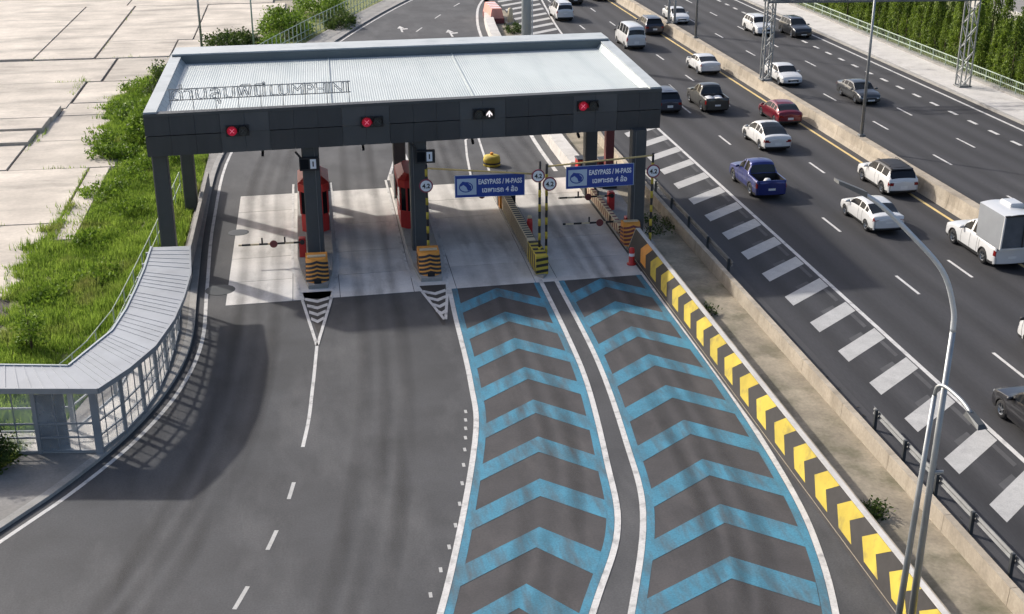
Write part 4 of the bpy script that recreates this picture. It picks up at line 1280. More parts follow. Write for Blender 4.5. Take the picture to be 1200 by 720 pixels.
base_f = [(-16, 44.2), (-12.4, 43.75), (-10.2, 43.45), (-9.3, 43.4), (-8.7, 44.9), (-8.2, 46.3), (-7.95, 48.4), (-7.85, 50.4), (-7.78, 52.5), (-7.75, 54.2), (-7.75, 55.7)]
for pts, side in ((base_n, 'n'), (base_f, 'f')):
    for i, p in enumerate(pts):
        x, y = p[0] - SO[0], p[1] - SO[1]
        w = .14 if not (side == 'n' and i == 3) else .24
        MB().box(x - w / 2, x + w / 2, y - w / 2, y + w / 2, 0, ZR - .12).build('post', 'shelter_frame', sh)
    for i in range(len(pts) - 1):
        a = (pts[i][0] - SO[0], pts[i][1] - SO[1]); b = (pts[i + 1][0] - SO[0], pts[i + 1][1] - SO[1])
        for z in ((.08, .62, 1.15) if side == 'n' else (.08, 1.0)):
            MB().bar((a[0], a[1], z), (b[0], b[1], z), .06).build('rail', 'shelter_frame', sh)
        if side == 'n':
            for u in (.33, .67):
                q = (a[0] + (b[0] - a[0]) * u, a[1] + (b[1] - a[1]) * u)
                MB().bar((q[0], q[1], .08), (q[0], q[1], ZR - .12), .035).build('mullion', 'shelter_frame', sh)
        if side == 'n':
            MB().add([(a[0], a[1], .1), (b[0], b[1], .1), (b[0], b[1], ZR - .14), (a[0], a[1], ZR - .14)], [(0, 1, 2, 3)]).build('glass_panel', 'panel_glass', sh)
MB().box(-10.1 - SO[0] - .05, -9.2 - SO[0], 41.95 - SO[1], 42.05 - SO[1], .05, 2.2).build('door', 'black', sh)  # black panel stands in for the shade inside an open doorway
P = [(p[0] - SO[0], p[1] - SO[1]) for p in base_n] + [(p[0] - SO[0], p[1] - SO[1]) for p in reversed(base_f)]
MB().prism(P, 0.008, .06).build('floor_slab', 'concrete', sh)

# ================================================================ LAMP POSTS AND GANTRIES
lp = thing('lamp_post', 'tall galvanised lamp post with long curved arm by the chevron wall', 'lamp post', (14.98, 26.9, 0))
MB().tube([(0, 0, 0), (.03, 0, 4.5), (.10, 0, 9.2)], .105, 14, .07).build('pole', 'galv', lp, True)
arm = smooth_curve([(.10, 0, 9.2), (.06, .05, 9.8), (-.30, .14, 10.75), (-1.15, .3, 11.68), (-1.9, .42, 12.38), (-2.35, .5, 12.68)], 30)
MB().tube(arm, .07, 14, .055).build('arm', 'pole_white', lp, True)
MB().bbox(-.30, .30, -.30, .30, 0, .10, .02).build('base_plate', 'galv_dull', lp)
hd = MB().add([(-2.30, .38, 12.60), (-2.30, .66, 12.60), (-3.0, .76, 12.95), (-3.0, .46, 12.95), (-2.30, .38, 12.74), (-2.30, .66, 12.74), (-3.0, .76, 13.03), (-3.0, .46, 13.03)],
              [(0, 1, 2, 3), (7, 6, 5, 4), (0, 4, 5, 1), (1, 5, 6, 2), (2, 6, 7, 3), (3, 7, 4, 0)]).build('luminaire', 'galv_dull', lp)
MB().tube([(-.02, 0, 5.3), (.30, -.1, 5.35)], .05, 8).build('bracket', 'galv', lp)
l2 = thing('lamp_post', 'shorter lamp post leaning its luminaire over the guardrail at lower right', 'lamp post', (14.58, 26.9, 0))
MB().tube([(0, 0, 0), (.12, 0, 4), (.24, 0, 7.5)], .095, 14, .06).build('pole', 'galv', l2, True)
MB().tube(smooth_curve([(.24, 0, 7.5), (.26, -.05, 7.75), (.34, -.3, 7.86), (.42, -1.0, 7.8), (.40, -1.5, 7.72)], 16), .05, 10).build('arm', 'galv', l2, True)
MB().add([(.26, -1.4, 7.64), (.54, -1.35, 7.64), (.56, -2.05, 7.57), (.28, -2.1, 7.57), (.30, -1.45, 7.76), (.50, -1.4, 7.76), (.51, -1.98, 7.66), (.33, -2.0, 7.66)],
         [(0, 1, 2, 3), (7, 6, 5, 4), (0, 4, 5, 1), (1, 5, 6, 2), (2, 6, 7, 3), (3, 7, 4, 0)]).build('luminaire', 'steel_grey', l2)
MB().bbox(-.26, .26, -.26, .26, 0, .10, .02).build('base_plate', 'galv_dull', l2)

def street_lamp(label, x, y, z0, h, arms, r=.11, m='galv'):
    t = thing('lamp_post', label, 'lamp post', (x, y, z0))
    MB().tube([(0, 0, 0), (0, 0, h)], r, 12, r * .6).build('pole', m, t, True)
    MB().bbox(-.2, .2, -.2, .2, 0, .12, .02).build('base_plate', 'galv_dull', t)
    for s in arms:
        MB().tube(smooth_curve([(0, 0, h - .05), (s * .5, 0, h + .45), (s * 1.7, 0, h + .75)], 10), r * .5, 8).build('arm', m, t, True)
        MB().bbox(min(s * 1.6, s * 2.3), max(s * 1.6, s * 2.3), -.15, .15, h + .66, h + .84, .04).build('luminaire', 'galv_dull', t)
    return t
street_lamp('slim lamp post on the median right of the white sport utility car', 35.0, 77.1, .92, 11.5, (-1, 1))
street_lamp('lamp post on the median near the white sedan at upper middle', 34.95, 114.6, .92, 11.5, (-1, 1))
street_lamp('grey lamp post on the far side of the concrete yard', -9.3, 113.5, 0, 10, (1,), .12)
street_lamp('pale green pole beside the far picket fence', -5.1, 118.2, 0, 8, (1,), .09, 'fence_green')

def lattice(label, x, y, z0, h, w, m='galv'):
    t = thing('gantry_tower', label, 'gantry tower', (x, y, z0))
    c = w / 2
    cs = [(-c, -c), (c, -c), (c, c), (-c, c)]
    for p in cs:
        MB().bar((p[0], p[1], 0), (p[0], p[1], h), .10).build('chord', m, t)
    n = int(h / (w * 1.1)); dz = h / n
    for i in range(n):
        for k in range(4):
            a, b = cs[k], cs[(k + 1) % 4]
            if (i + k) % 2: a, b = b, a
            MB().bar((a[0], a[1], i * dz), (b[0], b[1], (i + 1) * dz), .05).build('brace', m, t)
    MB().bbox(-c - .12, c + .12, -c - .12, c + .12, 0, .10, .02).build('base_plate', 'galv_dull', t)
    return t
t1 = lattice('lattice gantry tower on the median beside the white sedan', 34.9, 95.4, .92, 8.0, .62)
t2 = lattice('lattice gantry tower on the white verge before the columnar trees', 50.6, 93.8, .18, 8.6, .80)
bm = thing('gantry_beam', 'lattice sign gantry beam spanning the opposite carriageway', 'gantry', (34.9, 95.4, 6.95))
d = Vector((15.7, -1.6, 0)); 
for dz in (0, 1.2):
    for dy in (-.5, .5):
        MB().bar((-.4, dy, dz), (d.x + .4, d.y + dy, dz), .14).build('chord', 'galv_dull', bm)
for k in range(14):
    for dy in (-.5, .5):
        u0, u1 = k / 14, (k + 1) / 14
        MB().bar((d.x * u0, d.y * u0 + dy, 0 if k % 2 else 1.2), (d.x * u1, d.y * u1 + dy, 1.2 if k % 2 else 0), .07).build('brace', 'galv_dull', bm)
    MB().bar((d.x * u0, d.y * u0 - .5, 0), (d.x * u1, d.y * u1 + .5, 0), .06).build('brace', 'galv_dull', bm)
for x, lab in ((34.75, 'left pale steel post of the far gantry on the median'), (35.35, 'right pale steel post of the far gantry on the median')):
    t = thing('gantry_post', lab, 'gantry post', (x, 123.2, .92))
    MB().tube([(0, 0, 0), (0, 0, 9)], .13, 12).build('shaft', 'pole_white', t, True)
    MB().bbox(-.25, .25, -.25, .25, 0, .1, .02).build('base_plate', 'galv_dull', t)
t = thing('gantry_column', 'thick blue grey gantry column rising behind the canopy', 'gantry column', (18.75, 112, .05))
MB().tube([(0, 0, 0), (0, 0, 11)], .42, 18).build('shaft', 'parapet', t, True)
MB().bbox(-.8, .8, -.8, .8, 0, .5, .04).build('footing', 'concrete_white', t)
MB().tube([(.46, -.30, .5), (.46, -.30, 11)], .05, 8).build('conduit', 'pole_white', t)
# ================================================================ PLANTS
def leaf_quads(pos, size, droop=0.0, out=None, jitter=1.0, aspect=.5):
    """rhombic leaves at given positions"""
    n = len(pos)
    d = RNG.normal(size=(n, 3)) * jitter
    if out is not None: d = d + out
    d[:, 2] -= droop
    d /= np.linalg.norm(d, axis=1)[:, None] + 1e-9
    s = RNG.normal(size=(n, 3)); s -= (s * d).sum(1)[:, None] * d
    s /= np.linalg.norm(s, axis=1)[:, None] + 1e-9
    L = size * RNG.uniform(.6, 1.3, n)[:, None]
    a = pos; c = pos + d * L
    m = pos + d * L * .45
    b = m + s * L * aspect * .5; e = m - s * L * aspect * .5
    v = np.stack([a, b, c, e], 1).reshape(-1, 3)
    f = np.arange(n * 4).reshape(-1, 4)
    return v, f

def limb_mesh(name, segs, parent, m='bark'):
    mb = MB()
    for (p, q, r0, r1) in segs: mb.tube([p, q], r0, 7, r1)
    return mb.build(name, m, parent, True)

# columnar trees in a row behind the right-hand fence
def column_tree(seed, h, rad):
    rg = np.random.default_rng(seed)
    t = empty('columnar_tree')
    limb_mesh('trunk', [((0, 0, -.05), (0.03, 0, h * .5), .10, .06), ((.03, 0, h * .5), (0, .02, h * .95), .06, .015)], t)
    n = 3600
    # many drooping sprays around the stem; each spray is a cluster of leaves
    ns = 150
    sz = h * (0.06 + .94 * rg.random(ns) ** .9)
    prof = lambda z: rad * np.clip(1.12 * (1 - (z / h) ** 2.2) + .06, .05, 1.1)
    ang = rg.random(ns) * 6.283
    rr = prof(sz) * rg.uniform(.55, 1.12, ns)
    c = np.stack([rr * np.cos(ang), rr * np.sin(ang), sz], 1)
    k = rg.integers(0, ns, n)
    off = rg.normal(size=(n, 3)) * np.array([.10, .10, .26])
    pos = c[k] + off
    pos[:, 2] = np.clip(pos[:, 2], .15, h * 1.03)
    out = np.stack([np.cos(ang[k]), np.sin(ang[k]), np.zeros(n)], 1) * .6
    v, f = leaf_quads(pos, .21, .9, out, .5, .34)
    npmesh('crown', v, f, 'leaf_tree', t)
    return t
protos = [column_tree(100 + i, h, r) for i, (h, r) in enumerate(((5.0, .56), (5.7, .62), (4.4, .55), (5.2, .66)))]
rg = np.random.default_rng(5)
used = [False] * 4
def plant(i, x, y, s, rz, label, group):
    if not used[i]: o = protos[i]; used[i] = True
    else: o = copy_tree(protos[i])
    o.location = (x, y, -.02); o.rotation_euler = (0, 0, rz); o.scale = (s, s, s * rg.uniform(.9, 1.12))
    tag(o, label, 'tree', group)
    return o
y = 76.0
while y < 152:
    plant(int(rg.integers(0, 4)), 54.7 + rg.normal(0, .15), y, rg.uniform(.74, 1.14), rg.uniform(0, 6.28), 'slender columnar evergreen tree in the front row behind the verge fence', 'front row of columnar trees')
    y += rg.uniform(1.3, 1.65)
y = 78.0
while y < 165:
    plant(int(rg.integers(0, 4)), 57.0 + rg.normal(0, .3), y, rg.uniform(1.0, 1.2), rg.uniform(0, 6.28), 'slender columnar evergreen tree in the back row beyond the verge fence', 'back row of columnar trees')
    y += rg.uniform(2.0, 2.9)

def bush(name, label, cat, x, y, w, d, h, n, m, size, z=0.0, stems=7, spiky=0.0, group=None):
    t = thing(name, label, cat, (x, y, z), 0, group)
    rg = np.random.default_rng(int(abs(x * 131 + y * 17)))
    segs = []; tips = []
    for i in range(stems):
        a = rg.random() * 6.28; r = rg.random() ** .5
        p = (r * .35 * w * math.cos(a), r * .35 * d * math.sin(a), 0)
        q = (r * w * .5 * math.cos(a), r * d * .5 * math.sin(a), h * rg.uniform(.45, .95) * (1 - .35 * r))
        segs.append((p, q, .035, .01)); tips.append(q)
    for sg in segs: limb_mesh('stem', [sg], t)
    ncl = max(10, n // 45)
    a = rg.random(ncl) * 6.283; r = rg.random(ncl) ** .5
    top = h * (1 - .55 * r ** 2) * rg.uniform(.75, 1.1, ncl)
    cz = top * rg.random(ncl) ** .5
    c = np.stack([r * w / 2 * np.cos(a), r * d / 2 * np.sin(a), cz], 1)
    k = rg.integers(0, ncl, n)
    sp = np.array([.14 * w ** .5, .14 * d ** .5, .16 * h ** .5])
    pos = c[k] + rg.normal(size=(n, 3)) * sp
    pos[:, 2] = np.abs(pos[:, 2]) + .03
    out = np.zeros((n, 3)); out[:, 2] = .3 + spiky
    v, f = leaf_quads(pos, size, 0, out, .8, .5)
    npmesh('crown', v, f, m, t)
    return t
bush('roadside_bush', 'large bright green bush against the left end of the canopy', 'bush', -10.9, 87.0, 3.4, 5.0, 2.3, 4200, 'leaf_bush', .26)
bush('roadside_bush', 'spreading bush at the yard edge left of the canopy', 'bush', -13.0, 83.4, 3.0, 2.6, .7, 1900, 'leaf_bush', .24)
bush('roadside_bush', 'tall leggy weed bush above the left end of the canopy roof', 'bush', -11.6, 101.5, 2.4, 4.0, 2.8, 1500, 'leaf_dark', .24, stems=14)
bush('roadside_bush', 'bright bush between yard slabs and canopy column', 'bush', -12.2, 93.5, 3.4, 5.0, 1.5, 2600, 'leaf_bush', .25)
bush('roadside_bush', 'low dark reddish green bush beyond the canopy roof at left', 'bush', -7.4, 122.0, 4.6, 6.0, 1.5, 3600, 'leaf_dark', .28)
bush('roadside_bush', 'round green bush behind the far picket fence', 'bush', -2.4, 128.5, 5.0, 7.0, 2.6, 4200, 'leaf_bush', .30)
bush('roadside_bush', 'dark bush at the right end of the far picket fence', 'bush', 3.0, 133.0, 3.0, 7.0, 1.4, 2800, 'leaf_dark', .28)
bush('roadside_bush', 'green bush at the top edge beyond the far picket fence', 'bush', 1.2, 140.5, 5.5, 8.0, 2.6, 4000, 'leaf_bush', .30)
bush('roadside_bush', 'low bush in front of the far picket fence near the ramp kerb', 'bush', -3.6, 122.5, 2.2, 5.5, .9, 2200, 'leaf_bush', .24)
bush('young_plant', 'leafy young plant standing in the grass by the yard corner', 'plant', -12.25, 51.6, 1.1, 1.1, 2.3, 900, 'leaf_bush', .17, stems=5)
bush('weed_clump', 'small weed clump on the earth strip beside the lamp posts', 'weed', 16.55, 33.2, 1.3, 1.0, .4, 600, 'leaf_dark', .14, .14)
bush('weed_clump', 'small weed tuft at the chevron wall in mid length', 'weed', 16.6, 50.5, .7, .7, .3, 300, 'leaf_dark', .13, .14)
bush('weed_clump', 'low weed patch on the earth strip near the round sign', 'weed', 17.4, 63.0, 1.8, 3.0, .3, 700, 'leaf_dark', .13, .14)
bush('weed_clump', 'dark shrub on the earth by the far ramp nose', 'weed', 19.7, 125.5, 1.4, 2.0, .8, 700, 'leaf_dark', .2, .05)
bush('weed_clump', 'green weeds between ramp wall and earth behind the canopy', 'weed', 17.2, 96.0, 1.2, 4.0, .7, 900, 'leaf_bush', .2, .08)
bush('clipped_hedge', 'clipped green hedge at the left edge beside the walkway', 'hedge', -12.6, 41.0, 3.3, 1.3, 1.55, 7000, 'leaf_dark', .15, .1, 16)

# taller weeds scattered through the grass and along the yard joints
for k, (x, y, w, h) in enumerate(((-12.6, 74.5, 2.2, .7), (-11.2, 77.5, 2.4, .9), (-10.6, 71.0, 2.0, .6), (-12.0, 66.0, 2.4, .55), (-10.9, 60.5, 2.0, .5), (-12.9, 58.0, 1.8, .5), (-11.6, 80.5, 2.6, 1.1), (-9.7, 81.0, 2.0, 1.2),
                                  (-14.2, 97.5, 2.6, 1.0), (-13.6, 104.0, 2.8, 1.2), (-12.2, 110.5, 2.8, 1.1), (-14.4, 88.0, 2.4, .7))):
    bush('tall_weeds', 'patch of tall weeds in the rough grass, number %s counted from the walkway' % k if False else 'patch of tall weeds growing among the rough grass beside the yard', 'weed', x, y, w, w * 1.5, h * .55, 700, 'leaf_bush', .20, -.02, 5, .8, 'tall weed patches in the grass')
# grass: one sheet of blades
def in_grass(x, y):
    if y < 84: r = pav_inner(y) - .1
    else: r = X_at(offset_line(KERB, -2.6), y)
    return gl(y) - .2, r
N = 230000
ys = RNG.uniform(34, 118, N * 2)
w0 = np.array([in_grass(0, q) for q in np.linspace(30, 150, 241)])
lo = np.interp(ys, np.linspace(30, 150, 241), w0[:, 0]); hi = np.interp(ys, np.linspace(30, 150, 241), w0[:, 1])
xs = RNG.uniform(-24, -3, N * 2)
# frayed edge and bare patches
patch = np.sin(xs * 1.3 + 2 * np.sin(ys * .31)) * np.sin(ys * .47 + 1.7 * np.sin(xs * .6))
edge = lo + .35 * np.sin(ys * 1.9) + .25 * np.sin(ys * 4.3) - RNG.exponential(.22, N * 2)
keep = (xs > edge) & (xs < hi) & (patch < .985) & ~((xs > -13.8) & (xs < -12.8) & (ys > 66) & (ys < 81) & (RNG.random(N * 2) < .9))
xs, ys, patch = xs[keep], ys[keep], patch[keep]
n = len(xs)
# tufts in the yard joints
jx = np.concatenate([np.full(260, q) for q in (-14.2, -18.9, -24.05, -18.55)] + [RNG.uniform(-30, -13, 900)])
jy = np.concatenate([RNG.uniform(58, 81, 260), RNG.uniform(81, 150, 260), RNG.uniform(57, 81, 260), RNG.uniform(88, 118, 260), RNG.choice([69.55, 81.05, 98.1, 108.25, 118.5], 900)])
jk = (np.sin(jx * .9 + jy * .35) > .35)
jx, jy = jx[jk] + RNG.normal(0, .05, jk.sum()), jy[jk] + RNG.normal(0, .05, jk.sum())
xs = np.concatenate([xs, jx]); ys = np.concatenate([ys, jy]); patch = np.concatenate([patch, np.zeros(len(jx))]); n = len(xs)
hgt = (.16 + .16 * np.clip(1 - patch, 0, 1.6) * RNG.random(n)) * (1 + .5 * (np.sin(xs * 2.1 + ys * .9) * np.sin(ys * 1.7 - xs) > .35))
a = RNG.uniform(0, 6.283, n); ln = RNG.uniform(.1, .6, n) * hgt
wd = RNG.uniform(.016, .04, n)
bx, by = np.cos(a + 1.57) * wd, np.sin(a + 1.57) * wd
z0 = np.full(n, -.02)
v = np.stack([np.stack([xs - bx, ys - by, z0], 1), np.stack([xs + bx, ys + by, z0], 1), np.stack([xs + np.cos(a) * ln, ys + np.sin(a) * ln, z0 + hgt], 1)], 1).reshape(-1, 3)
tag(npmesh('grass', v, np.arange(n * 3).reshape(-1, 3), 'grass'), 'bright green rough grass between the yard and the walkway', 'grass', kind='stuff')
# ================================================================ VEHICLES
SPEC = {
 'sedan': dict(L=4.60, W=1.78, top=[(0, .88), (.010, 1.02), (.03, 1.08), (.10, 1.11), (.27, 1.36), (.38, 1.44), (.49, 1.45), (.585, 1.40), (.755, 1.0), (.79, .96), (.90, .87), (.965, .77), (1, .60)],
               belt=[(0, .84), (.02, .99), (.3, .98), (.75, .90), (.9, .80), (.97, .70), (1, .54)], ws=(.60, .752), rg=(.105, .285), sw=(.20, .70), pil=(.435, .29), rear_w=.205, front_w=.805, wr=.315,
               tl=(.80, .95, .42), pl=(.64, .78), grl=(.40, .58), tumble=.16),
 'fastback': dict(L=4.72, W=1.90, top=[(0, .92), (.012, 1.06), (.04, 1.13), (.075, 1.15), (.24, 1.44), (.36, 1.59), (.48, 1.62), (.58, 1.54), (.76, 1.08), (.80, 1.02), (.92, .86), (.97, .75), (1, .60)],
               belt=[(0, .86), (.02, 1.0), (.3, 1.02), (.75, .95), (.9, .80), (.97, .68), (1, .54)], ws=(.585, .755), rg=(.08, .40), sw=(.17, .70), pil=(.44, .30), rear_w=.195, front_w=.815, wr=.345,
               tl=(.70, .83, .50), pl=(.54, .68), grl=(.38, .46), tumble=.20),
 'hatch': dict(L=4.45, W=1.80, top=[(0, .90), (.012, 1.02), (.035, 1.07), (.07, 1.12), (.20, 1.37), (.33, 1.46), (.47, 1.48), (.57, 1.42), (.755, 1.0), (.79, .95), (.91, .83), (.97, .73), (1, .58)],
               belt=[(0, .82), (.02, .96), (.3, .98), (.75, .90), (.9, .78), (.97, .68), (1, .54)], ws=(.58, .75), rg=(.075, .24), sw=(.18, .70), pil=(.42, .29), rear_w=.20, front_w=.81, wr=.325,
               tl=(.66, .80, .50), pl=(.50, .64), grl=(.40, .55), tumble=.18),
 'suv': dict(L=4.62, W=1.87, top=[(0, .95), (.010, 1.05), (.02, 1.10), (.085, 1.55), (.12, 1.64), (.25, 1.68), (.46, 1.68), (.56, 1.62), (.715, 1.14), (.76, 1.08), (.90, 1.00), (.965, .90), (1, .68)],
               belt=[(0, .88), (.02, 1.04), (.3, 1.06), (.72, 1.02), (.9, .92), (.97, .82), (1, .60)], ws=(.57, .71), rg=(.022, .088), sw=(.10, .665), pil=(.42, .27), rear_w=.20, front_w=.80, wr=.36,
               tl=(.70, .86, .46), pl=(.52, .68), grl=(.48, .76), tumble=.17),
 'van': dict(L=4.95, W=1.88, top=[(0, 1.18), (.008, 1.30), (.03, 1.86), (.055, 2.06), (.12, 2.14), (.45, 2.16), (.70, 2.12), (.78, 2.0), (.93, 1.25), (.955, 1.12), (.985, .95), (1, .68)],
               belt=[(0, 1.05), (.02, 1.2), (.3, 1.22), (.80, 1.20), (.93, 1.08), (.97, .90), (1, .62)], ws=(.79, .925), rg=(.010, .034), sw=(.06, .86), pil=(.66, .44, .24), rear_w=.20, front_w=.79, wr=.33,
               tl=(.80, 1.16, .14), pl=(.62, .80), grl=(.45, .65), tumble=.14),
 'mpv': dict(L=4.90, W=1.85, top=[(0, 1.08), (.008, 1.18), (.035, 1.68), (.06, 1.80), (.14, 1.87), (.45, 1.89), (.60, 1.82), (.80, 1.15), (.84, 1.08), (.94, .96), (.98, .86), (1, .64)],
               belt=[(0, 1.0), (.02, 1.12), (.3, 1.12), (.8, 1.05), (.92, .92), (.97, .80), (1, .60)], ws=(.61, .795), rg=(.010, .040), sw=(.07, .74), pil=(.54, .33), rear_w=.20, front_w=.80, wr=.33,
               tl=(.86, 1.12, .2), pl=(.74, .9), grl=(.45, .70), tumble=.15),
 'pickup': dict(L=5.20, W=1.86, top=[(0, 1.10), (.004, 1.16), (.29, 1.16), (.300, 1.20), (.325, 1.66), (.345, 1.78), (.40, 1.83), (.50, 1.82), (.56, 1.75), (.675, 1.24), (.71, 1.18), (.90, 1.08), (.965, .95), (1, .72)],
               belt=[(0, 1.08), (.02, 1.14), (.3, 1.16), (.66, 1.13), (.9, .98), (.97, .86), (1, .62)], ws=(.565, .67), rg=(.302, .328), sw=(.345, .63), pil=(.475,), rear_w=.215, front_w=.805, wr=.385,
               tl=(.74, 1.02, .14), pl=(.62, .76), grl=(.55, .86), tumble=.17, bed=(.012, .292)),
}
def make_vehicle(kind, paintm, label, cat, name, x, y, rz=0.0, roof=None, group=None, cargo=None, rear_glass=True, light_tint=None):
    S = SPEC[kind]
    L, W = S['L'], S['W']
    hw0 = W / 2
    t = thing(name, label, cat, (x, y, 0.006), rz, group)
    us = set(np.linspace(0, 1, 66).tolist()) | {.002, .006, .012, .02, .03, .97, .98, .988, .994, .998}
    for a in (S['top'], S['belt']):
        us |= {q[0] for q in a}
    rw = S['wr'] + .055
    us = np.array(sorted(us))
    # drop near-duplicates
    keep = [0]
    for i in range(1, len(us)):
        if us[i] - us[keep[-1]] > .0018: keep.append(i)
    us = us[keep]; us[-1] = 1.0
    top = np.interp(us, *zip(*S['top'])); belt = np.interp(us, *zip(*S['belt']))
    ker = np.array([.2, .6, .2])
    for _ in range(2):
        tp = np.convolve(np.pad(top, 1, mode='edge'), ker, 'valid')
        if kind == 'pickup': tp = np.where(us < .34, top, tp)
        top = tp
    top = np.maximum(top, belt + .015)
    # plan shape
    def plan(u):
        d0, d1 = u * L, (1 - u) * L
        r0, r1 = .30, .62
        k = 1.0
        if d0 < r0: k = min(k, .90 + .10 * math.sqrt(max(0, 1 - (1 - d0 / r0) ** 2)))
        if d1 < r1: k = min(k, .80 + .20 * math.sqrt(max(0, 1 - (1 - d1 / r1) ** 2)))
        return hw0 * k
    yw = [(S['rear_w'] - .5) * L, (S['front_w'] - .5) * L]
    NS, NU, NR = 7, 6, 7          # lower side, greenhouse side, roof half
    rings = []; info = []
    for i, u in enumerate(us):
        yy = (u - .5) * L
        w = plan(u)
        zb = .24 + .10 * max(0, (.06 - u) / .06) + .06 * max(0, (u - .95) / .05)
        for q in yw:
            dd = abs(yy - q)
            if dd < rw: zb = max(zb, S['wr'] + math.sqrt(rw * rw - dd * dd) * .98 - .01)
        zb = min(zb, belt[i] - .08)
        pts = []
        for j in range(NS):
            v = j / (NS - 1)
            z = zb + (belt[i] - zb) * v
            zr = (z - .24) / (belt[i] - .24)
            bulge = 1.0 - .05 * (1 - min(1, zr * 2.2)) ** 2 - .045 * max(0, (zr - .55) / .45) ** 2
            pts.append((w * bulge, z))
        h = top[i] - belt[i]
        wb_ = w * .955
        kk = min(1, max(0, (h - .10) / .28)); kk = kk * kk * (3 - 2 * kk)
        wr_ = wb_ - S['tumble'] * min(1.2, h / .45) - .02
        for j in range(1, NU + 1):
            v = j / NU
            xg = wb_ + (wr_ - wb_) * v; zg = belt[i] + (h * .90) * v
            xh = wb_ * (1 - .16 * v); zh = belt[i] + h * (1 - (1 - .16 * v) ** 3) * 1.0
            pts.append((xh + (xg - xh) * kk, zh + (zg - zh) * kk))
        x0, z0_ = pts[-1]
        for j in range(1, NR + 1):
            v = j / NR
            xx = x0 * (1 - v)
            zz = z0_ + (top[i] - z0_) * (1 - (1 - v) ** 2.6)
            pts.append((xx, zz))
        rings.append((yy, pts)); info.append((u, zb, belt[i], top[i], h))
    npt = len(rings[0][1])
    V = []; idx = np.zeros((len(us), 2, npt), dtype=int)
    for i, (yy, pts) in enumerate(rings):
        for s in (0, 1):
            for j, (px, pz) in enumerate(pts):
                if j == npt - 1 and s == 1: idx[i, 1, j] = idx[i, 0, j]; continue
                idx[i, s, j] = len(V); V.append([px * (1 if s == 0 else -1), yy, pz])
    parts = {}
    def put(nm, f): parts.setdefault(nm, []).append(f)
    bed = S.get('bed')
    for i in range(len(us) - 1):
        um = (us[i] + us[i + 1]) / 2
        tm = (top[i] + top[i + 1]) / 2; bm_ = (belt[i] + belt[i + 1]) / 2; hm = tm - bm_
        for s in (0, 1):
            for j in range(npt - 1):
                f = [idx[i, s, j], idx[i, s, j + 1], idx[i + 1, s, j + 1], idx[i + 1, s, j]]
                if s == 1: f = f[::-1]
                c = np.mean([V[q] for q in f], axis=0)
                nm = 'body'
                if j >= NS - 1:                       # above the belt
                    side = j < NS - 1 + NU
                    vj = (j - (NS - 1) + .5) / NU
                    if bed and bed[0] < um < bed[1] and abs(c[0]) < hw0 * .955 - .09: continue
                    if bed and um < .30: nm = 'body'
                    elif side and hm > .14 and S['sw'][0] < um < S['sw'][1] and vj > .10 and tm - c[2] > .115 and hm * vj > .03 and not any(abs(um - q) < .011 for q in S['pil']):
                        nm = 'side_window_%d' % s
                    elif not side and S['ws'][0] < um < S['ws'][1] and abs(c[0]) < rings[i][1][NS - 1 + NU][0] * .97: nm = 'windshield'
                    elif not side and S['rg'][0] < um < S['rg'][1] and abs(c[0]) < rings[i][1][NS - 1 + NU][0] * .96: nm = 'rear_window'
                    elif not side and roof and hm > .38: nm = 'roof'
                    elif side and roof and hm > .38 and vj > .75 and um > S['rg'][0]: nm = 'roof'
                else:
                    if c[2] < .36 and not any(abs(c[1] - q) < rw for q in yw): nm = 'sill_%d' % s
                    if um > .952 and S['grl'][1] - .02 < c[2] < S['grl'][1] + .16 : nm = 'headlight_%d' % s
                    if um < .035 and S['tl'][0] < c[2] < S['tl'][1]: nm = 'taillight_%d' % s
                put(nm, f)
    # end caps
    NC = 16
    for end in (0, len(us) - 1):
        rear = end == 0
        yy = rings[end][0]
        g = []
        for j in range(npt):
            px, pz = rings[end][1][j]
            row = []
            for k in range(NC + 1):
                q = k / NC * 2 - 1
                if k == 0: row.append(int(idx[end, 1, j])); continue
                if k == NC: row.append(int(idx[end, 0, j])); continue
                row.append(len(V))
                bul = (.07 if rear else .16) * (1 - q * q)
                V.append([px * q, yy + (-bul if rear else bul), pz])
            g.append(row)
        for j in range(npt - 1):
            for k in range(NC):
                f = [g[j][k], g[j + 1][k], g[j + 1][k + 1], g[j][k + 1]]
                if len(set(f)) < 3: continue
                f = list(dict.fromkeys(f))
                c = np.mean([V[q] for q in f], axis=0)
                ax = abs(c[0]) / hw0; z = c[2]
                nm = 'body'
                if rear:
                    if z < .40: nm = 'bumper_0'
                    elif abs(c[0]) < .24 and S['pl'][0] < z < S['pl'][1]: nm = 'license_plate_0'
                    elif S['tl'][0] < z < S['tl'][1] and ax > 1 - S['tl'][2] * .75 - .02: nm = 'taillight_%d' % (0 if c[0] > 0 else 1)
                    f = f[::-1] if False else f
                    put(nm, f[::-1])
                else:
                    if z < .36: nm = 'bumper_1'
                    elif abs(c[0]) < .24 and .36 <= z < .47: nm = 'license_plate_1'
                    elif S['grl'][0] < z < S['grl'][1] and ax < .50: nm = 'grille'
                    elif S['grl'][1] - .10 < z < S['grl'][1] + .10 and ax > .46: nm = 'headlight_%d' % (0 if c[0] > 0 else 1)
                    put(nm, f)
    V = np.array(V)
    mm = {'body': paintm, 'windshield': 'rear_glass', 'rear_window': 'rear_glass', 'bumper': 'trim', 'sill': 'trim', 'bumper': 'trim', 'license_plate': 'plate', 'grille': 'trim', 'roof': roof or paintm}
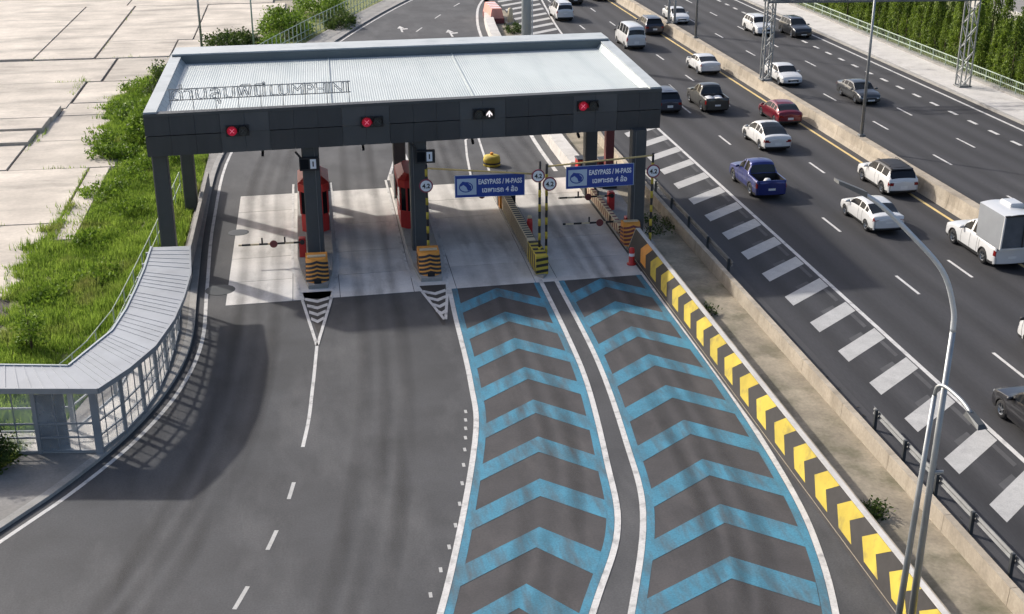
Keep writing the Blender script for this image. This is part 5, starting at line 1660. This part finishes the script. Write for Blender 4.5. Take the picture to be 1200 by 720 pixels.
    for nm, fs in parts.items():
        base = nm.rsplit('_', 1)[0] if nm[-2:] in ('_0', '_1') else nm
        m = {'side_window': 'dark_glass', 'headlight': 'headlight', 'taillight': 'taillight', 'sill': 'trim', 'bumper': 'trim', 'license_plate': 'plate'}.get(base, mm.get(nm, paintm))
        ids = sorted({q for f in fs for q in f}); mp = {q: i for i, q in enumerate(ids)}
        mb = MB(); mb.v = [tuple(V[q]) for q in ids]; mb.f = [tuple(mp[q] for q in f) for f in fs]
        mb.build(base, m, t, True)
    # door gaps and a waist crease drawn as thin dark strips on the flanks
    if kind != 'pickup': cuts = (S['pil'][0], S['ws'][1] - .035, max(S['rear_w'] + .115, S['pil'][-1] - .03))
    else: cuts = (S['pil'][0], S['ws'][1] - .02, .335, .298)
    for cu_ in cuts:
        i = int(np.argmin(abs(us - cu_)))
        for s in (1, -1):
            q = [(s * (p[0] + .004), rings[i][0], p[1]) for p in rings[i][1][1:NS]]
            vs = [(p[0], p[1] - .012, p[2]) for p in q] + [(p[0], p[1] + .012, p[2]) for p in q]
            n_ = len(q)
            MB().add(vs, [(k, k + 1, n_ + k + 1, n_ + k) if s < 0 else (n_ + k, n_ + k + 1, k + 1, k) for k in range(n_ - 1)]).build('door_gap', 'trim', t)
    for q in yw:
        for s in (1, -1):
            vs = []; n_ = 12
            for k in range(n_ + 1):
                a = math.pi * k / n_
                for rr_ in (rw * .96, rw * 1.09):
                    yy_ = q + rr_ * math.cos(a); zz_ = S['wr'] + rr_ * math.sin(a) * .98
                    vs.append((s * (plan(yy_ / L + .5) * .997 + .006), yy_, zz_))
            MB().add(vs, [(2 * k, 2 * k + 1, 2 * k + 3, 2 * k + 2) if s > 0 else (2 * k + 2, 2 * k + 3, 2 * k + 1, 2 * k) for k in range(n_)]).build('arch_trim', 'trim' if kind in ('suv', 'pickup') else paintm, t)
    # underside, wheels, mirrors, bumper strip
    MB().box(-hw0 * .86, hw0 * .86, -L * .47, L * .465, .22, .62).build('underbody', 'underbody', t)
    for q in yw:
        for s in (-1, 1):
            wc = (s * (hw0 - .12), q, S['wr'])
            r = S['wr']; k = .105
            wt = empty('wheel', wc); wt.parent = t
            MB().lathe([(r * .60, -k), (r * .93, -k), (r, -k * .6), (r, k * .6), (r * .93, k), (r * .60, k)], 'x', 22).build('tyre', 'tyre', wt, True)
            rm = MB()
            rm.lathe([(0, s * k * .55), (r * .18, s * k * .75), (r * .2, s * k * .5), (r * .2, 0)], 'x', 12)
            rm.lathe([(r * .50, s * k * .2), (r * .62, s * k * .95), (r * .64, s * k * .7)], 'x', 20)
            for p in range(5):
                a = 2 * math.pi * p / 5 + .3
                rm.bar((s * k * .6, r * .1 * math.cos(a), r * .1 * math.sin(a)), (s * k * .7, r * .58 * math.cos(a), r * .58 * math.sin(a)), .05, .02)
            rm.build('rim', 'rim', wt)
            MB().lathe([(0, -k * .3), (r * .6, -k * .3), (r * .6, k * .3), (0, k * .3)], 'x', 16).build('hub', 'underbody', wt)
            arch = MB().lathe([(0, -.10), (rw * .97, -.10), (rw * .97, .06), (0, .06)], 'x', 20, (s * (hw0 - .18), q, S['wr'])).build('wheel_well', 'underbody', t)
    um = S['ws'][1] - .045
    zm = float(np.interp(um, us, belt)) + .07
    for s in (-1, 1):
        c = (s * (hw0 + .07), (um - .5) * L, zm)
        MB().add([(c[0] + dx * .11, c[1] + dy * .07, c[2] + dz * .075) for dx, dy, dz in ((-1, -.6, -.8), (1, -1, -.6), (1, .8, -.6), (-1, .6, -.8), (-1, -.6, .7), (.9, -1, 1), (.9, .6, 1), (-1, .5, .7))],
                 [(0, 3, 2, 1), (4, 5, 6, 7), (0, 1, 5, 4), (1, 2, 6, 5), (2, 3, 7, 6), (3, 0, 4, 7)]).build('mirror', paintm if kind != 'van' else 'trim', t, True)
    if bed:
        y0, y1 = (bed[0] - .5) * L, (bed[1] - .5) * L
        xi = hw0 * .955 - .085; zf = .66; zt = 1.15
        q = MB()
        q.add([(-xi, y0, zf), (xi, y0, zf), (xi, y1, zf), (-xi, y1, zf), (-xi, y0, zt), (xi, y0, zt), (xi, y1, zt), (-xi, y1, zt)],
              [(0, 1, 2, 3), (0, 4, 5, 1), (1, 5, 6, 2), (2, 6, 7, 3), (3, 7, 4, 0)]).build('bed_liner', 'trim', t)
    if kind in ('suv', 'mpv'):
        yy = -(.5 - .10) * L; zz = float(np.interp(.10, us, top))
        MB().add([(-.62, yy - .16, zz + .02), (.62, yy - .16, zz + .02), (.62, yy + .1, zz + .03), (-.62, yy + .1, zz + .03), (-.6, yy - .2, zz - .03), (.6, yy - .2, zz - .03)], [(0, 1, 2, 3), (4, 5, 1, 0)]).build('spoiler', roof or paintm, t)
        for s in (-1, 1):
            zz2 = float(np.interp(.35, us, top)) + .02
            MB().tube([(s * .56, -(.5 - .18) * L, zz2 - .05), (s * .57, 0, zz2), (s * .56, .06 * L, zz2 - .06)], .022, 6).build('roof_rail', 'rim' if roof is None else 'trim', t)
    if kind == 'sedan':
        MB().tube([(0, -.5 * L + .16 * L, 1.42), (0, -.5 * L + .13 * L, 1.47)], .012, 5).build('antenna', 'trim', t)
    return t

# --- carriageway away from the camera
make_vehicle('sedan', PAINT['white'], 'white sedan under the tip of the curved lamp arm', 'car', 'parked_car' if False else 'sedan_car', 29.30, 62.4)
make_vehicle('suv', PAINT['white'], 'white sport utility car with black roof beside the median barrier', 'car', 'utility_car', 33.05, 68.8, 0, 'trim')
make_vehicle('pickup', PAINT['blue'], 'dark blue pickup truck with an open bed in the left lane', 'pickup truck', 'pickup_truck', 25.42, 69.8)
make_vehicle('fastback', PAINT['white'], 'white fastback car with dark glass roof behind the red car', 'car', 'fastback_car', 29.42, 79.6)
make_vehicle('hatch', PAINT['red'], 'dark red car next to the median barrier', 'car', 'hatchback_car', 32.72, 86.1)
gp = make_vehicle('pickup', PAINT['grey'], 'dark grey pickup truck with white sacks in its bed', 'pickup truck', 'pickup_truck', 28.90, 91.1)
make_vehicle('suv', PAINT['slate'], 'dark sport utility car just right of the canopy corner', 'car', 'utility_car', 25.45, 91.2)
make_vehicle('sedan', PAINT['white'], 'white sedan ahead of the grey pickup near the median', 'car', 'sedan_car', 32.55, 104.3)
make_vehicle('van', PAINT['pearl'], 'tall white passenger van beyond the canopy corner', 'van', 'passenger_van', 29.35, 116.9)
make_vehicle('suv', PAINT['slate'], 'slate blue utility car between the white van and the median', 'car', 'utility_car', 33.0, 124.0)
make_vehicle('mpv', PAINT['white'], 'white people carrier in the left lane near the gore bars far away', 'van', 'people_carrier', 26.1, 134.0)
make_vehicle('suv', PAINT['charcoal'], 'dark car cut by the top edge beside the white people carrier', 'car', 'utility_car', 29.4, 144.8)
make_vehicle('sedan', PAINT['black'], 'black car cut by the top edge next to the median', 'car', 'sedan_car', 32.9, 147.2)
make_vehicle('suv', PAINT['black'], 'black car entering at the right edge beside the gore bars', 'car', 'utility_car', 25.25, 37.9)
make_vehicle('van', PAINT['white'], 'white van barely showing at the right edge above the black car', 'van', 'passenger_van', 29.55, 43.6)
bt = make_vehicle('pickup', PAINT['white'], 'white pickup truck carrying a tall silver box at the right edge', 'pickup truck', 'box_pickup', 32.90, 56.75)
# tall silver box of that pickup
y0, y1, xb, zb0, zb1 = -2.95, -.40, .88, 1.17, 2.80
for s in (-1, 1):
    P_ = [(s * xb, y0, zb0), (s * xb, y1 - .20, zb0), (s * (xb - .10), y1, zb1), (s * (xb - .08), y0 + .05, zb1)]
    Q_ = [(p[0] - s * .03, p[1], p[2]) for p in P_]
    MB().add(P_ + Q_, [(0, 1, 2, 3) if s > 0 else (3, 2, 1, 0), (7, 6, 5, 4) if s > 0 else (4, 5, 6, 7), (0, 4, 5, 1), (1, 5, 6, 2), (2, 6, 7, 3), (3, 7, 4, 0)]).build('box_side', 'box_side', bt)
    MB().bar((s * xb * .985, y0 + .02, zb0), (s * (xb - .09), y0 + .06, zb1), .07).build('box_post', PAINT['white'], bt)
n = 8
vs = []
for k in range(n + 1):
    q = k / n * 2 - 1
    vs += [(q * (xb - .08), y0 + .02, zb1 + .10 * (1 - q * q)), (q * (xb - .10), y1, zb1 + .10 * (1 - q * q))]
MB().add(vs, [(2 * k, 2 * k + 2, 2 * k + 3, 2 * k + 1) for k in range(n)]).build('box_roof', PAINT['pearl'], bt)
MB().add([(-xb, y1 - .21, 1.20), (xb, y1 - .21, 1.20), (xb - .1, y1 - .01, zb1), (-xb + .1, y1 - .01, zb1)], [(0, 3, 2, 1)]).build('box_front', 'box_side', bt)
MB().add([(-xb + .05, y0 + .10, zb0 + .05), (xb - .05, y0 + .10, zb0 + .05), (xb - .14, y0 + .14, zb1 + .02), (-xb + .14, y0 + .14, zb1 + .02)], [(0, 1, 2, 3)]).build('box_curtain', 'mesh_grey', bt)
MB().bar((.28, y0 + .06, zb0), (.28, y0 + .10, zb1 + .05), .04).build('box_post', 'trim', bt)
MB().bar((-xb, y0 + .02, zb0 + .02), (xb, y0 + .02, zb0 + .02), .06).build('box_sill', PAINT['white'], bt)
MB().bar((-xb + .08, y0 + .04, zb1 + .02), (xb - .08, y0 + .04, zb1 + .02), .07).build('box_sill', 'trim', bt)
MB().bbox(.06, .78, -1.75, -.75, zb1 + .04, zb1 + .26, .06).build('roof_vent', PAINT['pearl'], bt)
# sacks in the grey pickup's bed
for k, (dx, dy) in enumerate(((-.42, -1.9), (.28, -1.95), (-.3, -1.35), (.38, -1.3))):
    tag(MB().lathe([(0, .02), (.30, .05), (.38, .2), (.30, .36), (.1, .42), (0, .43)], n=14).build('cargo_sack', 'white_metal', None, True, (28.9 + dx, 91.1 + dy, .67 + .006)),
        'white sack in the bed of the dark grey pickup', 'sack', 'white sacks in the grey pickup')
hb = tag(MB().lathe([(0, .0), (.2, .02), (.24, .2), (.15, .34), (0, .36)], n=14).build('cargo_bucket', 'white_metal', None, True, (25.5, 68.2, .67)), 'white bucket in the bed of the blue pickup', 'bucket')
# --- carriageway towards the camera
make_vehicle('sedan', PAINT['white'], 'white car behind the pale gantry posts on the opposite carriageway', 'car', 'sedan_car', 37.4, 129.9, math.pi)
make_vehicle('suv', PAINT['white'], 'white utility car left of the black one, facing the camera', 'car', 'utility_car', 43.4, 121.6, math.pi)
make_vehicle('suv', PAINT['charcoal'], 'black utility car facing the camera beside the white verge', 'car', 'utility_car', 46.5, 119.8, math.pi)
make_vehicle('sedan', PAINT['white'], 'white sedan facing the camera beside the median gantry tower', 'car', 'sedan_car', 37.65, 98.9, math.pi)
make_vehicle('sedan', PAINT['silver'], 'dark silver sedan facing the camera behind the median lamp post', 'car', 'sedan_car', 41.0, 91.6, math.pi)
